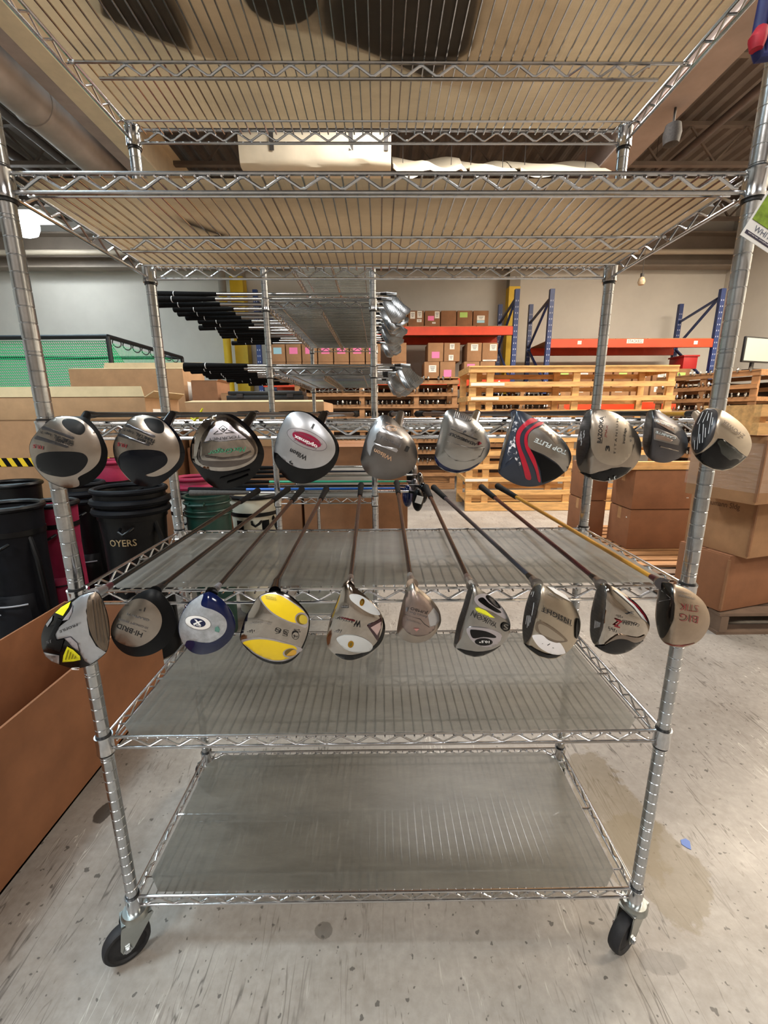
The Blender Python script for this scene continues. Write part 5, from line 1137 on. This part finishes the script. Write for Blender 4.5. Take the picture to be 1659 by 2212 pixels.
# ------------------------------------------------------------------ pallet racking along the back wall
def upright_post(x, y, h):
    q = MB(); q.box((x, y, h/2), (.08, .07, h)); return q
hole = M('rack_hole', '#b9bfd0', .6)
def rack(label, x0, x1, yf, yb, beams, h, name='pallet_rack', left=True, right=True):
    t = thing(name, label, 'pallet rack', ((x0+x1)/2, (yf+yb)/2, 0), 0, 'pallet racks along the back wall'); ox, oy = t.location.x, t.location.y
    for x, on in ((x0, left), (x1, right)):
        if not on: continue
        for y in (yf, yb):
            q = MB(); q.box((x-ox, y-oy, h/2), (.08, .07, h)); p = q.build('upright', blue_steel, t)
            hs = MB(); z = .3
            while z < h-.1:
                for s in (-.018, .018): hs.add([(x-ox+s-.006, y-oy-.0358, z-.012), (x-ox+s+.006, y-oy-.0358, z-.012), (x-ox+s+.006, y-oy-.0358, z+.012), (x-ox+s-.006, y-oy-.0358, z+.012)], [(0, 1, 2, 3)])
                z += .1
            hs.build('punched_holes', hole, p, kind='stuff')
        z = .3; s = 0
        while z < h-.5:
            q = MB(); a, b = (yf, yb) if s == 0 else (yb, yf); q.bar((x-ox, a-oy, z), (x-ox, b-oy, z+.75), .035, .035); q.build('brace', blue_steel, t); z += .75; s = 1-s
        q = MB(); q.bar((x-ox, yf-oy, h-.12), (x-ox, yb-oy, h-.35), .035, .035); q.build('brace', blue_steel, t)
    for z in beams:
        for y in (yf, yb):
            q = MB(); q.box(((x0+x1)/2-ox, y-oy, z), (x1-x0-.08, .05, .14)); q.box(((x0+x1)/2-ox, y-oy+(.02 if y == yf else -.02), z-.02), (x1-x0-.08, .05, .1)); q.build('beam', orange, t)
        nb = max(2, int((x1-x0)/.6))
        for i in range(nb):
            q = MB(); w_ = (x1-x0-.1)/nb-.01; q.box((x0+.05+(i+.5)*(x1-x0-.1)/nb-ox, (yf+yb)/2-oy, z+.078), (w_, yb-yf, .016)); q.build('deck_panel', wood_d, t)
    return t
YF, YB = 8.0, 9.05
xl0, xl1 = PY(556, 700, YF).x, PY(1113, 700, YF).x
zbL = PY(1000, 715, YF).z; zbL2 = PY(920, 826, YF).z
rack('blue and orange pallet rack loaded with labelled cartons, left of the pair', xl0, xl1, YF, YB, [zbL, zbL2, .9], 3.39)
xr0, xr1 = PY(1187, 700, YF).x, 6.05
zbR = PY(1300, 742, YF).z; zbR2 = PY(1470, 877, YF).z
rk = rack('blue and orange pallet rack with an empty upper beam, right of the pair', xr0, xr1, YF, YB, [zbR, zbR2], 3.39)
sg = MB(); c_ = PY(1372, 737, YF-.027); sg.box((c_.x-rk.location.x, YF-.0265-rk.location.y, c_.z), (.3, .002, .07)); so = sg.build('rack_label', paper, rk)
flat_text('STACKB22', (c_.x-rk.location.x-.13, YF-.029-rk.location.y, c_.z-.025), (1, 0, 0), (0, 0, 1), .26, .05, ink, so)
for u in (1252, 1503):
    q = MB(); c_ = PY(u, 740, YF-.027); q.box((c_.x-rk.location.x, YF-.0265-rk.location.y, c_.z), (.07, .002, .06)); q.build('rack_label', paper, rk)
def fbox(u0, v0, u1, label, zb, ht=None, Y=8.02, dep=.5, mat=card, st=(), group='cartons on the pallet racks'):
    a, b = PY(u0, v0, Y), PY(u1, v0, Y)
    return carton(label, a.x, b.x-.008, Y, Y+dep, zb, zb+ht if ht else a.z, mat, tape=False, seam=False, stickers=st, group=group)
zt = zbL+.09
S = lambda u, v, w, h, m_: ('front', u, v, w, h, m_)
for u0, u1, lb, st in ((882, 917, 'carton with three white labels on the top left rack shelf', [S(.28,.7,.3,.45,paper), S(.72,.75,.3,.45,paper), S(.7,.35,.3,.2,paper)]),
        (918, 952, 'carton with pink and white labels on the top left rack shelf', [S(.4,.5,.4,.3,pink), S(.8,.72,.3,.45,paper), S(.6,.2,.22,.1,paper)]),
        (953, 987, 'plain unlabelled carton on the top left rack shelf', []), (988, 1022, 'carton with a green label on the top left rack shelf', [S(.42,.72,.5,.34,green_pp)]),
        (1023, 1057, 'carton with a white and blue label on the top left rack shelf', [S(.5,.52,.5,.3,paper), S(.5,.27,.5,.16,bluepp)])):
    fbox(u0, 671, u1, lb, zt, None, st=st, mat=card2)
for u0, u1, lb in ((826, 846, 'carton at the left end of the top rack shelf, partly behind iron heads'), (847, 881, 'carton next to the three-labelled carton on the top rack shelf')): fbox(u0, 672, u1, lb, zt, None, mat=card2)
z2 = zbL2+.09; hl = .27
low = [(846, 879, 'lower carton beside the iron heads on the second rack shelf', []), (917, 950, 'lower carton with a white label on the second rack shelf', [S(.55,.55,.5,.45,paper)]), (951, 985, 'lower carton with a pink label low down on the second rack shelf', [S(.5,.25,.5,.45,pink)]),
       (1003, 1037, 'lower carton with a torn pink label on the second rack shelf', [S(.45,.7,.5,.3,pink)]), (1038, 1071, 'lower plain carton next to the right upright on the second rack shelf', [])]
for u0, u1, lb, st in low: fbox(u0, 780, u1, lb, z2, hl, st=st, mat=card)
up = [(846, 879, 'upper carton beside the iron heads on the second rack shelf', []), (925, 959, 'upper carton with a pink label on the second rack shelf', [S(.5,.35,.5,.34,pink)]), (960, 995, 'upper carton with peeling white tape on the second rack shelf', [S(.5,.8,.3,.3,paper), S(.45,.2,.3,.3,paper)]),
      (1010, 1042, 'upper carton with a white label on the second rack shelf', [S(.5,.75,.5,.35,paper)]), (1043, 1077, 'upper carton with a corner label and scuffed edges on the second rack shelf', [S(.7,.75,.45,.35,paper), S(.5,.05,.9,.08,paper)])]
for u0, u1, lb, st in up: fbox(u0, 741, u1, lb, z2+hl+.004, PY(u0, 741, 8.02).z-z2-hl, st=st, mat=card)
ords = ['first', 'second', 'third', 'fourth', 'fifth', 'sixth', 'seventh']
for i in range(7):
    u0 = 583+i*34.5
    fbox(u0, 760, u0+33, 'lower carton seen past the rear wire unit, %s from the left' % ords[i], z2, hl, mat=card)
    fbox(u0, 752, u0+33, 'upper carton with %s sticker seen past the rear wire unit, %s from left' % ('blue' if i == 0 else 'pink', ords[i]), z2+hl+.004, .31, st=[S(.5,.62,.55,.35,bluepp if i == 0 else pink)], mat=card)
z3 = zbR2+.09
for i in range(7):
    u0 = 1196+i*42
    fbox(u0, 835, u0+39, 'lower carton on the right pallet rack behind the slats, %s from the left' % ords[i], z3, .3, mat=card, st=[S(.4,.7,.4,.3,paper)] if i % 2 else [])
    fbox(u0+4, 815, u0+43, 'upper carton on the right pallet rack behind the slats, %s from the left' % ords[i], z3+.304, .27, mat=card2, st=[S(.5,.6,.45,.3,paper if i % 3 else green_pp)] if i != 2 else [])
# red bins at the right end of the same shelf
for i, u in enumerate((1474,)):
    c_ = PY(u, 790, 8.3); t = thing('red_tote', 'red plastic tote on top of the cartons on the right pallet rack', 'tote', (c_.x, 8.3, z3+.58))
    q = MB(); rp_ = M('red_plastic', '#a81f1f', .4); q.prism([(-.13, -.2), (.13, -.2), (.13, .2), (-.13, .2)], 0, .22); q.build('body', rp_, t, .01)
    q = MB(); q.box((0, 0, .225), (.3, .44, .03)); q.build('rim', rp_, t, .008)

# ------------------------------------------------------------------ wooden club racks
def wood_rack(label, o, ang, L, dep, H, zs, mids, mat=wood, back=True, base=True):
    t = thing('wooden_club_rack', label, 'rack', o, ang, 'wooden club racks')
    pm = MB(); pm.box((0, 0, H/2), (.085, .04, H)); pme = pm.mesh('post', mat)
    for x in [0]+list(mids)+[L]:
        for y in (0, dep): link('post', pme, t, (min(max(x, .043), L-.043), y, 0))
    rm = MB(); rm.box((L/2, 0, 0), (L, .02, .06)); rme = rm.mesh('rail', mat)
    for i, z in enumerate(zs):
        link('rail', rme, t, (0, -.031, z))
        if back: link('rail', rme, t, (0, dep+.031, z-.03))
    em = MB(); em.box((0, dep/2, 0), (.02, dep+.08, .06)); eme = em.mesh('end_rail', mat)
    for x in (-.011, L+.011):
        for z in zs[::2]: link('end_rail', eme, t, (x, 0, z-.0))
    tp = MB(); tp.box((L/2, dep/2, H+.01), (L+.04, dep+.1, .018)); tp.build('top_board', mat, t)
    if base:
        nb = 5
        bm_ = MB(); bm_.box((L/2, 0, 0), (L-.02, dep/nb-.012, .018)); bme = bm_.mesh('floor_board', mat)
        for i in range(nb): link('floor_board', bme, t, (0, (i+.5)*dep/nb, .13))
        km = MB(); km.box((L/2, -.031, .06), (L, .022, .11)); km.build('kick_board', mat, t)
    return t
wa = PY(1003, 1103, 5.5); wb = PY(1430, 1000, 5.5)
zs = [1.80-.172*i for i in range(10)]
LA = wb.x-wa.x
ra = wood_rack('tall pale slatted wooden rack in the middle distance right of centre', (wa.x, 5.5, 0), 0, LA, .62, 1.83, zs, (LA*.1, LA*.52), wood)
for i, (u, z, w_) in enumerate(((1055, 1.628, .42), (1050, 1.456, .35), (1046, 1.284, .25), (1040, .42, .3))):
    c_ = PY(u, 800, 5.46); q = MB(); q.box((c_.x-wa.x, -.0425, z), (w_, .002, .035)); q.build('paper_strip', paper, ra)
# racks full of clubs behind
def club_row_stuff(name, label_t, o, ang, L, zs, y, n, seed):
    r_ = random.Random(seed); hd_m = MB(); sh_m = MB()
    for z in zs:
        for i in range(n):
            if r_.random() < .12: continue
            x = .08+(L-.16)*(i+r_.uniform(.2, .8))/n; s = r_.uniform(.8, 1.2); tl = r_.uniform(-.5, .5)
            vs_ = []
            for k in range(8):
                a = 2*math.pi*k/8; vs_.append((x+.016*s*math.cos(a)+.01*tl, y-.07+r_.uniform(-.01, .01), z+.06+.034*s*math.sin(a)))
            c1 = (x, y-.09, z+.06); c2 = (x, y-.055, z+.06)
            hd_m.add(vs_+[c1, c2], [(k, (k+1) % 8, 8) for k in range(8)]+[((k+1) % 8, k, 9) for k in range(8)])
            sh_m.tube([(x, y-.06, z+.045), (x+.02*tl, y+.55, z+.05)], .006, 5)
    return hd_m, sh_m
heads_m = M('rack_heads', '#b5b0a8', .25, 1, 30, .4)
def full_rack(label, px_, Y, ang, L, H, zs_, seed, n, mids, mat=wood_d):
    t = wood_rack(label, (px_, Y, 0), ang, L, .55, H, zs_, mids, mat)
    a, b = club_row_stuff('x', t, None, 0, L, zs_[:-1], 0, n, seed)
    a.build('club_heads', heads_m, t, kind='stuff'); b.build('club_shafts', sh_black, t, kind='stuff')
    bk = MB(); bk.box((L/2, .62, H*.5), (L, .012, H*.86)); bk.build('shade_panel', M('rack_shadow_panel', '#3a2a20', .8), t)  # dark sheet added to stand for the shade behind the clubs
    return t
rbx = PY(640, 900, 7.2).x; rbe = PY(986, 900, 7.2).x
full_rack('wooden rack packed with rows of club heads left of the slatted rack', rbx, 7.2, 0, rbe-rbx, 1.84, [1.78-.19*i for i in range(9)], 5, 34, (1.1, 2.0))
full_rack('wooden rack of clubs half hidden behind the slatted rack', PY(1010, 900, 7.2).x+.1, 7.2, 0, 1.5, 1.74, [1.7-.19*i for i in range(8)], 9, 16, (.8,))
pa = PY(1645, 800, 6.0); pb_ = PY(1425, 815, 7.3)
dv = Vector((pa.x-pb_.x, 6.0-7.3, 0)); ang = math.atan2(dv.y, dv.x)
full_rack('angled wooden rack of clubs at the far right', pb_.x, 7.3, ang, dv.length, 1.83, [1.80-.172*i for i in range(10)], 12, 16, (.7,), wood_d)
# ------------------------------------------------------------------ small things
mn = thing('monitor', 'grey screen monitor standing on the angled wooden rack', 'monitor', (PY(1628, 790, 6.25).x, 6.25, 1.851), R(18))
MB().box((0, 0, .01), (.24, .16, .02)).build('base', black_plastic, mn, .005); MB().box((0, .03, .07), (.05, .03, .12)).build('stand', black_plastic, mn)
MB().box((0, 0, .28), (.56, .035, .34)).build('casing', black_plastic, mn, .008); MB().box((0, -.0185, .28), (.52, .002, .30)).build('screen', M('screen_grey', '#9fa69f', .2), mn)
# hanging tag with the stake picture
c0 = PY(1599, 507, .732); c1 = PY(1660, 547, .732); c2 = PY(1659, 407, .732)
sgn = thing('hanging_tag', 'laminated picture tag reading WHITE STAKES on the right post', 'tag', c0); ex = (c1-c0).normalized(); ez = (c2-c0); ez = (ez-ex*ez.dot(ex)).normalized(); en = ex.cross(ez)
def tagquad(x0, x1, z0, z1, off, m_, nm, par):
    q = MB(); vs_ = [ex*x+ez*z for x, z in ((x0, z0), (x1, z0), (x1, z1), (x0, z1))]; vs_ = [v+en*off for v in vs_]+[v+en*(off-.0006) for v in vs_]
    q.add(vs_, [(0, 1, 2, 3), (7, 6, 5, 4), (0, 4, 5, 1), (1, 5, 6, 2), (2, 6, 7, 3), (3, 7, 4, 0)]); return q.build(nm, m_, par)
cd = tagquad(0, .105, 0, .15, 0, white_plastic, 'card', sgn)
tagquad(.003, .102, .026, .147, .0007, M('photo_grass', '#2f3a2a', .5, 0, 30, .4), 'photo', cd); tagquad(.003, .102, .026, .062, .0010, M('photo_green', '#7f9a2c', .5, 0, 60, .4), 'photo_lawn', cd); tagquad(.046, .056, .040, .125, .0013, whitep, 'photo_stake', cd)
tagquad(.004, .101, .0055, .0105, .0007, M('tag_band', '#3a3346', .5), 'band', cd)
me = flat_text('WHITE STAKES', ex*.014+ez*.0135+en*.001, ex, ez, .078, .0085, M('tag_text', '#4f5468', .6), cd); flat_text('www.intheholegolf.com', ex*.008+ez*.0062+en*.0012, ex, ez, .088, .0034, whitep, cd)
MB().tube([ex*.05+ez*.147, ex*.07+ez*.19+Vector((0, .0, .02)), Vector((UX+W/2, .7627-.019, LV['A']-.0))-c0], .0008, 6).build('string', whitep, sgn)
# red and blue strap hanging from the top shelf
bp_ = PY(1652, 60, .735)
stp_ = thing('hanging_strap', 'red and blue strap hanging from the top shelf at upper right', 'strap', (bp_.x, .735, 1.80)); navs = M('strap_blue', '#1d2560', .6, 0, 60, .2); redst = M('strap_red', '#b0152c', .6, 0, 60, .2)
pts = [PY(u, v, .735)-Vector((bp_.x, .735, 1.80)) for u, v in ((1668, -60), (1652, 0), (1640, 60), (1634, 100), (1640, 124), (1656, 122), (1664, 95), (1672, 40), (1680, -60))]
q = MB(); q.tube(pts, [.008]*9, 10); q.build('loop', navs, stp_)
q = MB(); q.tube([PY(u, v, .728)-Vector((bp_.x, .735, 1.80)) for u, v in ((1646, 62), (1636, 85), (1633, 108))], [.008, .0115, .008], 10); q.build('clasp', redst, stp_)
q = MB(); q.tube([pts[0], (0.02, .02, LV['T']-1.80)], .005, 8); q.build('tie', navs, stp_)
# ceiling bits
hbp = PY(1386, 606, 7.0); hb2 = thing('hanging_bulb', 'small bare bulb hanging on a wire before the right wall', 'bulb', hbp)
q = MB(); q.lathe([(.01, -.07), (.04, -.06), (.055, -.02), (.04, .03), (.02, .05)], 16); q.build('bulb', M('bulb_glass', '#b8a488', .2), hb2); MB().tube([(0, 0, .05), (0, 0, .1)], .025, 12).build('socket', dark_steel, hb2); MB().tube([(0, 0, .1), (0, 0, 5.3-hbp.z)], .004, 6).build('wire', dark_steel, hb2)
spk = PY(1452, 290, 5.0); sp_ = thing('hanging_speaker', 'round dark speaker hanging beside the right roof beam', 'speaker', spk)
q = MB(); q.lathe([(.03, -.1), (.07, -.09), (.085, 0), (.07, .08), (.03, .1)], 20); q.build('cone', M('speaker_mesh', '#2b2725', .8, 0, 60, .5), sp_); MB().tube([(0, 0, .09), (0, 0, 5.3-spk.z)], .012, 8).build('bracket', dark_steel, sp_)
# things on the upper shelves, dim through the liners
topz = LV['T']+.002
def footprint(px_list): return [PZ(u, v, topz) for u, v in px_list]
fp = footprint([(195, -40), (205, 25), (255, 52), (345, 88), (430, 118), (412, 40), (370, -40)])
cx_ = sum(p.x for p in fp)/7; cy_ = sum(p.y for p in fp)/7
b1 = thing('black_bag', 'black soft bag lying on the top shelf, dim through the liner', 'bag', (cx_, cy_, topz)); q = MB(); q.prism([(p.x-cx_, p.y-cy_) for p in fp], 0, .16); q.build('body', bag_blk, b1, .012)
MB().tube([(-.06, 0, .15), (-.05, 0, .2), (.05, 0, .2), (.06, 0, .15)], .008, 8).build('handle', trimk, b1)
ctr = PZ(604, -25, topz); b2 = thing('black_bucket', 'round black bucket on the top shelf, dim through the liner', 'bucket', (ctr.x, ctr.y, topz)); rr_ = (PZ(690, 0, topz).x-PZ(520, 0, topz).x)/2
q = MB(); q.lathe([(rr_, 0), (rr_*1.12, .18), (rr_*1.18, .18), (rr_*1.18, .19), (rr_*1.08, .19), (rr_*.95, .02)], 32); q.build('body', bag_nvy, b2); MB().tube([(rr_*1.18*math.cos(a), 0, .18+rr_*.9*math.sin(a)) for a in [math.pi*k/12 for k in range(13)]], .004, 6).build('bail', gun, b2)
fp = footprint([(708, -40), (706, 85), (770, 105), (930, 175), (1030, 108), (1060, -40)]); cx_ = sum(p.x for p in fp)/6; cy_ = sum(p.y for p in fp)/6
b3 = thing('brown_bag', 'dull brown soft bag on the top shelf, dim through the liner', 'bag', (cx_, cy_, topz)); q = MB(); q.prism([(p.x-cx_, p.y-cy_) for p in fp], 0, .14); q.build('body', M('bag_brown', '#3a2c28', .8, 0, 10, .2), b3, .012)
MB().tube([(-.05, 0, .13), (-.04, 0, .18), (.04, 0, .18), (.05, 0, .13)], .008, 8).build('handle', trimk, b3)
a, b = PZ(395, 465, LV['A']+.008), PZ(512, 506, LV['A']+.008)
gr_ = thing('club_grip', 'loose dark grip lying on the second shelf, dim through the liner', 'grip', a); d_ = b-a
q = MB(); q.tube([(0, 0, 0), d_*.05, d_*.5, d_], [.006, .009, .010, .008], 12); q.build('sleeve', grip_m, gr_); MB().tube([d_*.02+Vector((0, -.014, 0)), d_*.5+Vector((0, -.006, 0))], .006, 8).build('tail', grip_m, gr_)
# scrap of blue tape on the floor
sc = PZ(1482, 1826, .0); tp_ = thing('tape_scrap', 'small scrap of blue tape stuck to the floor at right', 'tape', sc)
poly = [PZ(u, v, 0)-sc for u, v in ((1470, 1815), (1481, 1812), (1490, 1818), (1493, 1836), (1484, 1832), (1472, 1824))]; q = MB(); q.prism([(p.x, p.y) for p in poly], .0003, .0016); q.build('scrap', M('tape_blue', '#5f78b4', .6), tp_)
# yellow tie on a rail and clear tape on the left post
yt = PY(428, 905, 1.18); t = thing('yellow_tie', 'yellow plastic tie knotted on the rear rail behind the second driver', 'tie', yt)
MB().tube([PY(u, v, 1.18)-yt for u, v in ((412, 903), (420, 908), (428, 900), (438, 882))], [.003, .004, .0035, .002], 6).build('ribbon', yel_l, t)
